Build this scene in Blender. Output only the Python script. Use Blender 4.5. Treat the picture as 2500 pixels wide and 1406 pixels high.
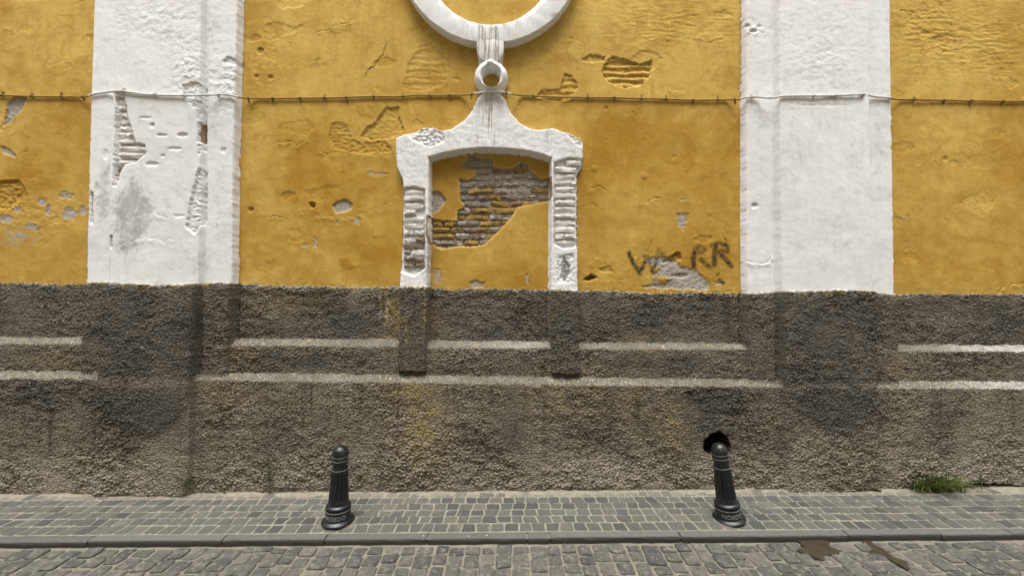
import bpy, bmesh, math, random
import numpy as np
from mathutils import Matrix, Vector

# ------------------------------------------------------------------ clear
for o in list(bpy.data.objects):
    bpy.data.objects.remove(o, do_unlink=True)
scene = bpy.context.scene
COL = scene.collection
random.seed(7)
R = math.radians

# ------------------------------------------------------------------ camera
F = 960.0            # focal length in photograph pixels (2500 wide)
D = 3.2              # distance from the lens to the yellow wall plane
H = 1.6              # lens height
YAW, PITCH, ROLL = 0.0125, 0.018, 0.0095
fw = Vector((math.sin(YAW)*math.cos(PITCH), math.cos(YAW)*math.cos(PITCH), math.sin(PITCH)))
rt0 = fw.cross(Vector((0, 0, 1))).normalized()
up0 = rt0.cross(fw).normalized()
rt = rt0*math.cos(ROLL) + up0*math.sin(ROLL)
up = up0*math.cos(ROLL) - rt0*math.sin(ROLL)
cam_data = bpy.data.cameras.new('camera')
cam = bpy.data.objects.new('camera', cam_data)
COL.objects.link(cam)
cam.matrix_world = Matrix(((rt.x, up.x, -fw.x, 0), (rt.y, up.y, -fw.y, 0), (rt.z, up.z, -fw.z, H), (0, 0, 0, 1)))
cam_data.sensor_fit = 'HORIZONTAL'
cam_data.sensor_width = 36.0
cam_data.lens = 36.0*F/2500.0
cam_data.clip_start = 0.05
cam_data.clip_end = 1000
scene.camera = cam

# ------------------------------------------------------------------ sky, sun, exposure
SUN_EL, SUN_AZ = R(73), R(180)          # high, from behind the viewer, veiled by cloud
world = bpy.data.worlds.new('World')
scene.world = world
world.use_nodes = True
wn = world.node_tree.nodes
wl = world.node_tree.links
wn.clear()
sky = wn.new('ShaderNodeTexSky'); sky.sky_type = 'NISHITA'; sky.sun_disc = False
sky.sun_elevation = SUN_EL; sky.sun_rotation = SUN_AZ
sky.dust_density = 6.0; sky.air_density = 1.0; sky.ozone_density = 1.0
hs = wn.new('ShaderNodeHueSaturation'); hs.inputs['Saturation'].default_value = 0.12   # cloud cover greys the sky
bg = wn.new('ShaderNodeBackground'); bg.inputs['Strength'].default_value = 0.12
wo = wn.new('ShaderNodeOutputWorld')
wl.new(sky.outputs[0], hs.inputs['Color']); wl.new(hs.outputs[0], bg.inputs[0]); wl.new(bg.outputs[0], wo.inputs[0])
sun_d = bpy.data.lights.new('sun', 'SUN'); sun_d.energy = 1.5; sun_d.angle = R(30); sun_d.color = (1.0, 0.98, 0.935)
sun = bpy.data.objects.new('sun', sun_d); COL.objects.link(sun)
sun.location = (0, -4, 9)
sdir = Vector((0.10, math.cos(SUN_EL), -math.sin(SUN_EL)))
sun.rotation_euler = sdir.to_track_quat('-Z', 'Y').to_euler()
scene.view_settings.view_transform = 'Standard'
scene.view_settings.look = 'None'
scene.view_settings.exposure = 1.10
scene.view_settings.gamma = 1.0
scene.view_settings.use_curve_mapping = False
scene.render.engine = 'CYCLES'

# ------------------------------------------------------------------ projection helpers
def ray(px, py):
    return fw*F + rt*(px-1250.0) + up*(703.0-py)
def P(px, py, d=0.0):
    r = ray(px, py); t = (D-d)/r.y
    return (r.x*t, H + r.z*t)
def W(pts, d=0.0):
    return [P(a, b, d) for a, b in pts]

# ground: pavement plane through the foot of the wall, rising a little to the right
BASE_D = 0.115
_l = P(0, 1204, BASE_D); _r = P(2500, 1188, BASE_D)
SX = (_r[1]-_l[1])/(_r[0]-_l[0])
ZB0 = _l[1] - SX*_l[0]
SY = 0.025
YB = D - BASE_D
def zg(x, y):
    return ZB0 + SX*x - SY*(YB-y)
def G(px, py, dz=0.0):
    r = ray(px, py)
    # H + t rz = ZB0 + SX t rx - SY (YB - t ry) + dz
    t = (ZB0 - SY*YB + dz - H)/(r.z - SX*r.x - SY*r.y)
    return (r.x*t, r.y*t)

# ------------------------------------------------------------------ noise
_rng = np.random.RandomState(11)
_perm = np.concatenate([_rng.permutation(256)]*2)
_ang = _rng.rand(256)*2*np.pi
_gx, _gy = np.cos(_ang), np.sin(_ang)
def perlin(x, y, seed=0):
    x = np.asarray(x, float)+seed*17.37; y = np.asarray(y, float)+seed*9.71
    xi = np.floor(x).astype(int); yi = np.floor(y).astype(int)
    xf = x-xi; yf = y-yi; xi &= 255; yi &= 255
    x1 = (xi+1) & 255; y1 = (yi+1) & 255
    def g(ix, iy, fx, fy):
        h = _perm[_perm[ix]+iy]
        return _gx[h]*fx+_gy[h]*fy
    u = xf*xf*xf*(xf*(xf*6-15)+10); v = yf*yf*yf*(yf*(yf*6-15)+10)
    a = g(xi, yi, xf, yf); b = g(x1, yi, xf-1, yf); c = g(xi, y1, xf, yf-1); e = g(x1, y1, xf-1, yf-1)
    return ((a+(b-a)*u)*(1-v)+(c+(e-c)*u)*v)*1.5
def fbm(x, y, s, o=4, seed=0, ay=1.0, gain=.5):
    r = 0; a = 1.0; t = 0
    for k in range(o):
        r = r + a*perlin(x/s, y/(s*ay), seed+k*3); t += a; a *= gain; s /= 2.03
    return r/t
_wr = _rng.rand(256, 3)
def worley(x, y, seed=0):
    x = np.asarray(x, float)+seed*13.1; y = np.asarray(y, float)+seed*7.7
    xi = np.floor(x).astype(int); yi = np.floor(y).astype(int)
    best = np.full(x.shape, 9.); hh = np.zeros(x.shape)
    for a in (-1, 0, 1):
        for b in (-1, 0, 1):
            h = _perm[_perm[(xi+a) & 255]+((yi+b) & 255)]
            d = (xi+a+_wr[h, 0]-x)**2+(yi+b+_wr[h, 1]-y)**2
            m = d < best; best = np.where(m, d, best); hh = np.where(m, _wr[h, 2], hh)
    return np.sqrt(best), hh
def sstep(a, b, x):
    t = np.clip((x-a)/(b-a), 0, 1)
    return t*t*(3-2*t)
def n1(v, s, seed):
    return perlin(np.asarray(v, float)/s, np.full(np.shape(v), seed*3.17), seed)

# ------------------------------------------------------------------ material helpers
def new_mat(name, rough=.9):
    m = bpy.data.materials.new(name); m.use_nodes = True
    nt = m.node_tree; b = nt.nodes['Principled BSDF']
    b.inputs['Roughness'].default_value = rough
    b.inputs['Specular IOR Level'].default_value = .25
    return m, nt, b
class NB:
    def __init__(s, nt): s.nt = nt
    def n(s, t, **kw):
        x = s.nt.nodes.new(t)
        for k, v in kw.items(): setattr(x, k, v)
        return x
    def l(s, a, b): s.nt.links.new(a, b)
    def coord(s): return s.n('ShaderNodeTexCoord').outputs['Object']
    def geo(s): return s.n('ShaderNodeNewGeometry').outputs['Position']
    def noise(s, vec, scale, detail=4, rough=.6, stretch=None, dist=0):
        if stretch:
            mp = s.n('ShaderNodeMapping'); mp.inputs['Scale'].default_value = stretch
            s.l(vec, mp.inputs[0]); vec = mp.outputs[0]
        t = s.n('ShaderNodeTexNoise'); t.inputs['Scale'].default_value = scale
        t.inputs['Detail'].default_value = detail; t.inputs['Roughness'].default_value = rough
        t.inputs['Distortion'].default_value = dist
        s.l(vec, t.inputs['Vector']); return t.outputs['Fac']
    def rng(s, v, a, b, c=0., d=1.):
        t = s.n('ShaderNodeMapRange'); t.clamp = True
        for i, q in enumerate((a, b, c, d)): t.inputs[i+1].default_value = q
        s.l(v, t.inputs[0]); return t.outputs[0]
    def math(s, op, a, b):
        t = s.n('ShaderNodeMath', operation=op)
        for i, q in enumerate((a, b)):
            if isinstance(q, (int, float)): t.inputs[i].default_value = q
            else: s.l(q, t.inputs[i])
        return t.outputs[0]
    def mix(s, f, a, b, mode='MIX'):
        t = s.n('ShaderNodeMix', data_type='RGBA', blend_type=mode)
        if isinstance(f, (int, float)): t.inputs[0].default_value = f
        else: s.l(f, t.inputs[0])
        for q, i in ((a, 6), (b, 7)):
            if isinstance(q, tuple): t.inputs[i].default_value = (*q, 1)
            else: s.l(q, t.inputs[i])
        return t.outputs[2]
    def attr(s, name):
        a = s.n('ShaderNodeAttribute', attribute_name=name)
        sp = s.n('ShaderNodeSeparateColor'); s.l(a.outputs['Color'], sp.inputs[0])
        return sp.outputs[0], sp.outputs[1], sp.outputs[2], a.outputs['Alpha']
    def bump(s, h, b, strength=.4, dist=.01):
        t = s.n('ShaderNodeBump'); t.inputs['Strength'].default_value = strength; t.inputs['Distance'].default_value = dist
        s.l(h, t.inputs['Height']); s.l(t.outputs[0], b.inputs['Normal'])

def mat_yellow():
    m, nt, b = new_mat('ochre_plaster', .92); q = NB(nt); g = q.geo()
    r, gr, bl, a = q.attr('masks')
    big = q.rng(q.noise(g, 1.3, 5, .62), .35, .68)
    med = q.rng(q.noise(g, 7, 6, .7, (1, 1, .6)), .35, .7)
    fine = q.rng(q.noise(g, 90, 4, .7), .3, .75)
    c = q.mix(a, (.375, .19, .014), (.63, .43, .11))
    lay = q.rng(q.noise(g, 2.1, 7, .7, (1.3, 1, 1), 1.2), .50, .545)
    c = q.mix(q.math('MULTIPLY', lay, .30), c, (.60, .39, .082))
    lay2 = q.rng(q.noise(g, 3.4, 7, .72, (1, 1, 1.2), 1.5), .54, .58)
    c = q.mix(q.math('MULTIPLY', lay2, .38), c, (.37, .185, .014))
    wash = q.rng(q.noise(g, 4.5, 6, .7, (2.6, 1, .35), .5), .52, .70)
    c = q.mix(q.math('MULTIPLY', wash, .35), c, (.36, .19, .020))
    c = q.mix(q.math('MULTIPLY', med, .42), c, (.37, .20, .024))
    c = q.mix(q.math('MULTIPLY', fine, .20), c, (.63, .43, .11))
    sc = q.rng(q.noise(g, 22, 7, .8, (1, 1, 1.6)), .60, .68)
    c = q.mix(q.math('MULTIPLY', sc, .42), c, (.23, .135, .03))
    # rubbed, paler chalky areas
    chalk = q.rng(q.noise(g, 16, 7, .75, (1, 1, .5), .6), .58, .72)
    c = q.mix(q.math('MULTIPLY', chalk, .24), c, (.66, .46, .14))
    dirt = q.math('MULTIPLY', bl, q.rng(q.noise(g, 40, 5, .7), .25, .65))
    c = q.mix(dirt, c, (.17, .12, .05))
    pn = q.rng(q.noise(g, 42, 6, .78), .3, .7, -.5, .5)
    pf = q.rng(q.math('ADD', r, pn), .46, .60)
    grey = q.mix(q.rng(q.noise(g, 60, 4, .7), .3, .7), (.30, .265, .215), (.48, .43, .365))
    c = q.mix(pf, c, grey)
    gn = q.rng(q.noise(g, 120, 4, .8), .3, .7, .7, 1.)
    c = q.mix(q.math('MULTIPLY', gr, gn), c, (.018, .018, .012))
    q.l(c, b.inputs['Base Color'])
    h = q.math('ADD', q.noise(g, 110, 6, .75), q.math('MULTIPLY', q.noise(g, 26, 6, .72, None, .6), 1.6))
    q.bump(h, b, .45, .006)
    return m
def mat_white():
    m, nt, b = new_mat('lime_white_plaster', .9); q = NB(nt); g = q.geo()
    r, gr, bl, a = q.attr('masks')
    big = q.rng(q.noise(g, 2.2, 5, .65), .35, .7)
    med = q.rng(q.noise(g, 14, 6, .72), .42, .72)
    c = q.mix(big, (.83, .825, .81), (.76, .757, .745))
    c = q.mix(q.math('MULTIPLY', med, .30), c, (.58, .565, .53))
    smu = q.rng(q.noise(g, 5, 7, .75, (1.4, 1, .7), .6), .55, .70)
    c = q.mix(q.math('MULTIPLY', smu, .48), c, (.47, .46, .43))
    vst = q.rng(q.noise(g, 9, 5, .7, (3, 3, .35)), .55, .75)
    c = q.mix(q.math('MULTIPLY', vst, .28), c, (.50, .48, .43))
    wn_ = q.rng(q.noise(g, 26, 6, .78), .3, .7, -.35, .35)
    wm = q.rng(q.noise(g, 11, 7, .78), .3, .7, -.6, .6)
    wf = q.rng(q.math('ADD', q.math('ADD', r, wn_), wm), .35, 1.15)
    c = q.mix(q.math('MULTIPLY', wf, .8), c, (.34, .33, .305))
    st = q.rng(q.noise(g, 60, 3, .6, (1, 1, .05)), .50, .60)
    c = q.mix(q.math('MULTIPLY', q.math('MULTIPLY', st, gr), .8), c, (.20, .155, .10))
    c = q.mix(q.math('MULTIPLY', bl, q.rng(q.noise(g, 45, 5, .7), .25, .6)), c, (.13, .12, .095))
    br = q.mix(q.rng(q.noise(g, 35, 4, .7), .35, .65), (.22, .14, .085), (.36, .27, .17))
    c = q.mix(q.rng(q.math('ADD', a, wn_), .45, .6), c, br)
    q.l(c, b.inputs['Base Color'])
    h = q.math('ADD', q.noise(g, 120, 6, .75), q.math('MULTIPLY', q.noise(g, 35, 5, .7), 1.0))
    q.bump(h, b, .35, .004)
    return m
def mat_plinth():
    m, nt, b = new_mat('roughcast_cement', .95); q = NB(nt); g = q.geo()
    r, gr, bl, a = q.attr('masks')
    lg, lw, ld, _a = q.attr('masks2')
    sp = q.rng(q.noise(g, 75, 5, .8), .32, .68)
    big = q.rng(q.noise(g, 2.5, 6, .7, (1, 1, .7)), .34, .68)
    mid = q.rng(q.noise(g, 11, 6, .75), .35, .68)
    c = q.mix(sp, (.15, .128, .096), (.43, .375, .285))
    c = q.mix(q.math('MULTIPLY', big, .55), c, (.17, .143, .10))
    c = q.mix(q.math('MULTIPLY', mid, .45), c, (.135, .112, .078))
    drip = q.rng(q.noise(g, 7, 6, .75, (1.8, 1, .12), .3), .54, .66)
    c = q.mix(q.math('MULTIPLY', drip, .78), c, (.068, .058, .042))
    wear_ = q.rng(q.noise(g, 4.2, 7, .75, (1, 1, .8), .5), .56, .70)
    c = q.mix(q.math('MULTIPLY', wear_, .5), c, q.mix(sp, (.27, .235, .17), (.46, .415, .32)))
    c = q.mix(a, c, q.mix(sp, (.25, .218, .165), (.48, .425, .33)))
    c = q.mix(gr, c, q.mix(sp, (.050, .046, .038), (.18, .165, .138)))
    c = q.mix(q.math('MULTIPLY', bl, q.rng(q.noise(g, 18, 6, .75), .28, .58)), c, (.42, .31, .125))
    pale = q.rng(q.noise(g, 130, 3, .7), .66, .72)
    c = q.mix(q.math('MULTIPLY', pale, .35), c, (.56, .53, .46))
    dr = q.rng(q.noise(g, 48, 5, .75, (1, 1, .35)), .44, .54)
    dc = q.mix(q.rng(q.noise(g, 5, 2, .5), .45, .55), (.62, .60, .54), (.62, .45, .15))
    c = q.mix(q.math('MULTIPLY', dr, r), c, dc)
    # trowelled cement of the weathered ledges
    e = q.mix(q.rng(q.noise(g, 20, 6, .75), .35, .7), (.135, .125, .098), (.24, .222, .18))
    e = q.mix(q.math('MULTIPLY', q.rng(q.noise(g, 60, 6, .8), .5, .62), .4), e, (.085, .078, .06))
    e = q.mix(q.math('MULTIPLY', q.rng(q.noise(g, 3.5, 5, .7), .45, .62), .55), e, (.11, .10, .076))
    fl = q.rng(q.noise(g, 62, 4, .75, (1, 1, .6)), .585, .625)
    fc = q.mix(q.rng(q.noise(g, 4, 2, .5), .46, .56), (.58, .56, .50), (.56, .44, .20))
    e = q.mix(q.math('MULTIPLY', fl, ld), e, fc)
    e = q.mix(q.math('MULTIPLY', q.rng(q.noise(g, 16, 6, .75), .3, .65), lw), e, (.46, .45, .425))
    ln = q.rng(q.math('ADD', lg, q.rng(q.noise(g, 38, 6, .78), .3, .7, -.40, .40)), .30, .70)
    c = q.mix(ln, c, e)
    q.l(c, b.inputs['Base Color'])
    vo = q.n('ShaderNodeTexVoronoi'); vo.inputs['Scale'].default_value = 72
    mp = q.n('ShaderNodeMapping'); mp.inputs['Scale'].default_value = (.75, 1, 1.15)
    nz_ = q.n('ShaderNodeTexNoise'); nz_.inputs['Scale'].default_value = 40
    ad = q.n('ShaderNodeVectorMath', operation='MULTIPLY_ADD'); q.l(g, nz_.inputs['Vector']); q.l(nz_.outputs['Color'], ad.inputs[0])
    ad.inputs[1].default_value = (.011, .011, .011); q.l(g, ad.inputs[2]); q.l(ad.outputs[0], mp.inputs[0]); q.l(mp.outputs[0], vo.inputs['Vector'])
    h = q.math('ADD', q.math('MULTIPLY', q.noise(g, 120, 5, .8), .9), q.math('MULTIPLY', vo.outputs['Distance'], -1.3))
    h = q.math('MULTIPLY', h, q.rng(ln, 0, 1, 1, .25))
    q.bump(h, b, 1.0, .020)
    return m
def mat_simple(name, c1, c2, scale=30, rough=.9, bump=.4, bd=.006, spec=.25, tint=None, sand=None, metal=0.):
    m, nt, b = new_mat(name, rough); q = NB(nt); g = q.geo()
    b.inputs['Specular IOR Level'].default_value = spec
    b.inputs['Metallic'].default_value = metal
    c = q.mix(q.rng(q.noise(g, scale, 6, .72), .32, .7), c1, c2)
    if tint:
        a = q.n('ShaderNodeAttribute', attribute_name='tint').outputs['Fac']
        c = q.mix(q.math('MULTIPLY', a, tint[1]), c, tint[0])
    if sand:
        col, lo, hi, sc = sand
        s = q.rng(q.noise(g, sc, 7, .78), lo, hi)
        a2 = q.n('ShaderNodeAttribute', attribute_name='sand').outputs['Fac']
        s = q.math('MINIMUM', q.math('ADD', s, a2), 1.0)
        s = q.math('MULTIPLY', s, q.rng(q.noise(g, sc*5, 5, .75), .2, .55))
        c = q.mix(s, c, col)
    q.l(c, b.inputs['Base Color'])
    q.bump(q.noise(g, scale*3, 6, .75), b, bump, bd)
    return m

M = {}
M['yellow'] = mat_yellow(); M['white'] = mat_white(); M['plinth'] = mat_plinth()
OCH = (.50, .31, .075); MOR = (.50, .455, .38)
def mat_brick(name, c1, c2, paint, mortar):
    m, nt, b = new_mat(name, .93); q = NB(nt); g = q.geo()
    c = q.mix(q.rng(q.noise(g, 45, 6, .75), .32, .7), c1, c2)
    mo = q.rng(q.noise(g, 30, 7, .8, (1, 1, 1.4)), .62-.3*mortar, .70-.3*mortar)
    c = q.mix(q.math('MULTIPLY', mo, .85), c, MOR)
    pn = q.rng(q.noise(g, 24, 6, .75, (.7, 1, 1.3), .5), .66-.36*paint, .72-.36*paint)
    c = q.mix(q.math('MULTIPLY', pn, .92), c, OCH)
    q.l(c, b.inputs['Base Color'])
    h = q.math('ADD', q.noise(g, 130, 6, .8), q.math('MULTIPLY', q.noise(g, 42, 5, .75), 1.6))
    q.bump(h, b, .9, .010)
    return m
M['brick_brown'] = mat_brick('weathered_brown_brick', (.20, .16, .12), (.40, .33, .25), .05, .45)
M['brick_grey'] = mat_brick('mortar_smeared_grey_brick', (.28, .24, .19), (.46, .41, .335), .05, .6)
M['brick_red'] = mat_brick('dull_red_brick', (.20, .135, .10), (.33, .24, .18), .0, .4)
M['brick_yellow'] = mat_brick('brick_with_ochre_paint', (.14, .10, .06), (.24, .18, .11), .62, .15)
M['brick_white'] = mat_simple('whitewashed_brick', (.78, .765, .73), (.60, .585, .55), 26, bump=.5)
OCH = (.72, .71, .68); M['brick_tan'] = mat_brick('bare_tan_brick', (.20, .15, .10), (.33, .26, .18), .35, .3)
M['hole'] = mat_simple('dark_cavity_earth', (.012, .007, .005), (.06, .027, .017), 20)
M['core'] = mat_simple('masonry', (.25, .22, .18), (.35, .3, .25), 5)
M['cable_yellow'] = mat_simple('ochre_painted_cable', (.27, .16, .04), (.45, .28, .07), 40, .7)
M['cable_white'] = mat_simple('white_painted_cable', (.70, .69, .66), (.50, .49, .46), 40, .7)
M['clip'] = mat_simple('painted_cable_clip', (.16, .10, .035), (.34, .21, .06), 60, .7)
M['clip_white'] = mat_simple('white_painted_cable_clip', (.66, .65, .62), (.45, .44, .41), 60, .7)
M['sand'] = mat_simple('sandy_joint_mortar', (.17, .155, .12), (.31, .285, .225), 16, bump=.5, bd=.01)
M['road_sand'] = mat_simple('sandy_road_joint', (.15, .137, .107), (.25, .23, .185), 16, bump=.5, bd=.01)
M['sett'] = mat_simple('grey_granite_sett', (.076, .075, .066), (.143, .140, .121), 55, .82, .5, .006, .3,
                       tint=((.042, .045, .044), .75), sand=((.23, .208, .16), .58, .78, 7))
M['cobble'] = mat_simple('worn_granite_cobble', (.066, .065, .058), (.152, .146, .128), 48, .85, .6, .01, .3,
                         tint=((.034, .036, .036), .65), sand=((.22, .203, .165), .52, .62, 26))
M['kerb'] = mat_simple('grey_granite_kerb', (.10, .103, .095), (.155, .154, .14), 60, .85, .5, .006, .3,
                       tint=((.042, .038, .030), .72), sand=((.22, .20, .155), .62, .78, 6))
def mat_iron():
    m, nt, b = new_mat('black_painted_cast_iron', .36); q = NB(nt); g = q.geo()
    b.inputs['Specular IOR Level'].default_value = .5
    c = q.mix(q.rng(q.noise(g, 30, 6, .72), .3, .7), (.006, .007, .008), (.018, .020, .022))
    d = q.rng(q.noise(g, 28, 7, .8, (1, 1, .45)), .54, .72)
    c = q.mix(q.math('MULTIPLY', d, .55), c, (.075, .076, .072))
    ru = q.rng(q.noise(g, 55, 6, .8), .66, .72)
    c = q.mix(q.math('MULTIPLY', ru, .6), c, (.055, .030, .017))
    q.l(c, b.inputs['Base Color'])
    q.l(q.rng(d, 0, 1, .30, .75), b.inputs['Roughness'])
    q.bump(q.noise(g, 110, 6, .75), b, .4, .004)
    return m
M['iron'] = mat_iron()
M['iron_worn'] = mat_simple('worn_cast_iron_edge', (.10, .102, .104), (.20, .20, .20), 60, .45, .3, .003, .5)
M['iron_dark'] = mat_simple('sunk_black_paint', (.005, .005, .005), (.012, .012, .012), 35, .6)
M['grass'] = mat_simple('green_grass_blade', (.045, .085, .012), (.13, .175, .035), 30, .6, .1)
M['weed'] = mat_simple('dull_green_weed', (.06, .095, .03), (.13, .165, .07), 30, .7, .1)
M['straw'] = mat_simple('dry_straw', (.16, .14, .06), (.26, .22, .11), 40, .8, .1)
M['dry'] = mat_simple('dry_brown_moss', (.07, .06, .022), (.15, .115, .055), 60, .9, .6, .01)
M['mud'] = mat_simple('damp_brown_mud', (.030, .023, .014), (.065, .051, .032), 22, .42, .6, .008, .4)
M['collar'] = mat_simple('grey_mortar_smear', (.12, .115, .10), (.20, .185, .155), 18, bump=.6)
M['gum'] = mat_simple('pale_dried_spot', (.34, .33, .30), (.44, .43, .40), 50)

# ------------------------------------------------------------------ object helpers
def link(name, me, mat=None, parent=None):
    o = bpy.data.objects.new(name, me); COL.objects.link(o)
    if mat is not None and me is not None: me.materials.append(mat)
    if parent is not None: o.parent = parent
    return o
def thing(name, label, cat, loc=(0, 0, 0), group=None):
    o = bpy.data.objects.new(name, None); COL.objects.link(o); o.location = loc
    o.empty_display_size = .1
    o['label'] = label; o['category'] = cat
    if group: o['group'] = group
    return o
def pydata(name, v, f, mat, parent=None, smooth=True):
    me = bpy.data.meshes.new(name); me.from_pydata([tuple(map(float, q)) for q in v], [], f); me.update()
    if smooth:
        me.polygons.foreach_set('use_smooth', [True]*len(me.polygons)); me.set_sharp_from_angle(angle=R(38))
    return link(name, me, mat, parent)
def set_attr(me, name, vals, kind='FLOAT'):
    a = me.attributes.new(name, kind if kind != 'C' else 'FLOAT_COLOR', 'POINT')
    a.data.foreach_set('color' if kind == 'C' else 'value', np.asarray(vals, np.float32).ravel())

# ------------------------------------------------------------------ the facade as one relief, cut into its parts
CELL = .0064
def axis(a0, a, b, b1, step, coarse):
    left = np.arange(a0, a-1e-6, coarse); mid = np.arange(a, b, step); right = np.arange(b, b1, coarse)
    return np.concatenate([left, mid, right])
XL, XR = P(-60, 700)[0], P(2560, 700)[0]
ZT = P(1250, -40)[1]
ZLOW = min(zg(-7, YB), zg(7, YB))-.08
xs = axis(-7.0, XL, XR, 7.0, CELL, .03)
_zp = P(1250, 690)[1]
zs = np.concatenate([np.arange(ZLOW, _zp, .0048), np.arange(_zp, ZT, .0072), np.arange(ZT, ZT+1.6, .03)])
X, Z = np.meshgrid(xs, zs)
nz, nx = X.shape

_iu = int(np.searchsorted(zs, _zp-.14)); _il = int(np.searchsorted(zs, _zp+.10))
XU, ZU, XD, ZD = X[_iu:], Z[_iu:], X[:_il], Z[:_il]
def upper(a):
    r = np.zeros((nz, nx)); r[_iu:] = a; return r
def lower(a):
    r = np.zeros((nz, nx)); r[:_il] = a; return r
def poly_sd(pts, pad=.12):
    pts = np.array(pts)
    j0, j1 = np.searchsorted(xs, [pts[:, 0].min()-pad, pts[:, 0].max()+pad])
    i0, i1 = np.searchsorted(zs, [pts[:, 1].min()-pad, pts[:, 1].max()+pad])
    sl = (slice(i0, i1), slice(j0, j1)); x = X[sl]; z = Z[sl]
    dd = np.full(x.shape, 1e9); ins = np.zeros(x.shape, bool)
    n = len(pts)
    for k in range(n):
        ax, az = pts[k]; bx, bz = pts[(k+1) % n]
        ex, ez = bx-ax, bz-az
        t = np.clip(((x-ax)*ex+(z-az)*ez)/(ex*ex+ez*ez+1e-12), 0, 1)
        dd = np.minimum(dd, (x-ax-t*ex)**2+(z-az-t*ez)**2)
        c = ((az > z) != (bz > z)) & (x < (bx-ax)*(z-az)/(bz-az+1e-12)+ax)
        ins ^= c
    dd = np.sqrt(dd)
    return sl, np.where(ins, -dd, dd)
def line_d(pts, pad=.12):
    pts = np.array(pts)
    j0, j1 = np.searchsorted(xs, [pts[:, 0].min()-pad, pts[:, 0].max()+pad])
    i0, i1 = np.searchsorted(zs, [pts[:, 1].min()-pad, pts[:, 1].max()+pad])
    sl = (slice(i0, i1), slice(j0, j1)); x = X[sl]; z = Z[sl]
    dd = np.full(x.shape, 1e9); sg = np.zeros(x.shape)
    for k in range(len(pts)-1):
        ax, az = pts[k]; bx, bz = pts[k+1]
        ex, ez = bx-ax, bz-az
        t = np.clip(((x-ax)*ex+(z-az)*ez)/(ex*ex+ez*ez+1e-12), 0, 1)
        q = (x-ax-t*ex)**2+(z-az-t*ez)**2
        s = (x-ax)*ez-(z-az)*ex
        m = q < dd
        dd = np.where(m, q, dd); sg = np.where(m, np.sign(s), sg)
    return sl, np.sqrt(dd), sg
def zline(pts, d=0.0):
    w = np.array(W(pts, d)); o = np.argsort(w[:, 0])
    return np.interp(xs, w[o, 0], w[o, 1])
def xline(pts, d=0.0):
    w = np.array(W(pts, d)); o = np.argsort(w[:, 1]); w = w[o]
    # extend straight beyond the ends
    s = (w[-1, 0]-w[0, 0])/(w[-1, 1]-w[0, 1])
    r = np.interp(zs, w[:, 1], w[:, 0])
    r = np.where(zs > w[-1, 1], w[-1, 0]+s*(zs-w[-1, 1]), r)
    r = np.where(zs < w[0, 1], w[0, 0]+s*(zs-w[0, 1]), r)
    return r

D_BAND, D_SH_L, D_SH_R, D_L1, D_L2, D_FR, D_NICHE = .058, .098, .115, .060, .112, .064, -.030

# colour masks: r, g, b, a
MK = np.zeros((nz, nx, 4), np.float32)
MK2 = np.zeros((nz, nx, 4), np.float32)

# --- plinth top line and ledges
top_pts = [(-200, 688), (0, 689), (100, 693), (206, 694), (214, 690), (260, 690), (420, 697), (500, 694), (560, 690), (580, 693), (700, 697), (870, 702),
           (975, 700), (1040, 701), (1100, 706), (1200, 704), (1345, 708), (1410, 710), (1500, 711), (1600, 715), (1700, 712), (1812, 717), (1900, 712), (1990, 710), (2060, 708),
           (2120, 715), (2182, 719), (2260, 717), (2500, 718), (2700, 719)]
ztop = zline(top_pts, .03) + .006*n1(xs, .05, 3) + .004*n1(xs, .018, 4)
l1t = zline([(-200, 820), (0, 821), (200, 823), (575, 825), (950, 827), (1040, 831), (1343, 834), (1430, 836), (1815, 837), (2190, 840), (2500, 842), (2700, 843)], .02) + .002*n1(xs, .12, 5)
l1b = zline([(-200, 840), (0, 841), (200, 842), (575, 845), (950, 847), (1040, 850), (1343, 851), (1430, 853), (1815, 854), (2190, 858), (2500, 860), (2700, 861)], .055) + .003*n1(xs, .12, 6)
l2t = zline([(-200, 903), (0, 904), (245, 905), (480, 908), (1000, 914), (1350, 919), (1900, 925), (2130, 928), (2500, 930), (2700, 931)], .06) + .003*n1(xs, .13, 7)
l2b = zline([(-200, 924), (0, 925), (245, 927), (480, 929), (1000, 935), (1350, 941), (1900, 945), (2130, 948), (2500, 950), (2700, 951)], .1) + .004*n1(xs, .13, 8)
wz = lower(.014*fbm(XD, ZD, .06, 4, 31, 1, .65))
def cham(t): return .35*sstep(0, 1, t)+.65*np.clip(t, 0, 1)
L1 = cham((l1t[None, :]-Z+wz)/(l1t-l1b)[None, :])
L2 = cham((l2t[None, :]-Z+wz)/(l2t-l2b)[None, :])
is_pl = Z < ztop[None, :]
pl_soft = sstep(-.004, .008, ztop[None, :]-Z)
d_pl = D_L1*L1+(D_L2-D_L1)*L2

# --- pilaster edges (front corners), wavering a little like hand-run plaster
def edge(pts, d, amp, seed):
    e = xline(pts, d)
    return e + amp*n1(zs, .09, seed) + amp*.7*n1(zs, .028, seed+1)
eL0 = edge([(229, 0), (222, 236), (217, 450), (212, 690), (206, 900)], D_BAND, .0035, 41)
eL1 = edge([(281, 0), (275, 236), (268, 450), (264, 690), (256, 900)], D_SH_L, .003, 43)
eL2 = edge([(492, 0), (490, 236), (487, 450), (484, 690), (479, 900)], D_SH_L, .0014, 45)
eL3 = edge([(580, 0), (574, 236), (569, 450), (566, 690), (561, 900)], D_BAND, .0022, 47)
eR0 = edge([(1821, 0), (1821, 236), (1822, 450), (1822, 690), (1823, 900)], D_BAND, .0022, 49)
eR1 = edge([(1903, 0), (1902, 236), (1904, 450), (1907, 690), (1910, 900)], D_SH_R, .0014, 51)
eR2 = edge([(2120, 0), (2121, 236), (2125, 450), (2129, 690), (2131, 900)], D_SH_R, .003, 53)
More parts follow.
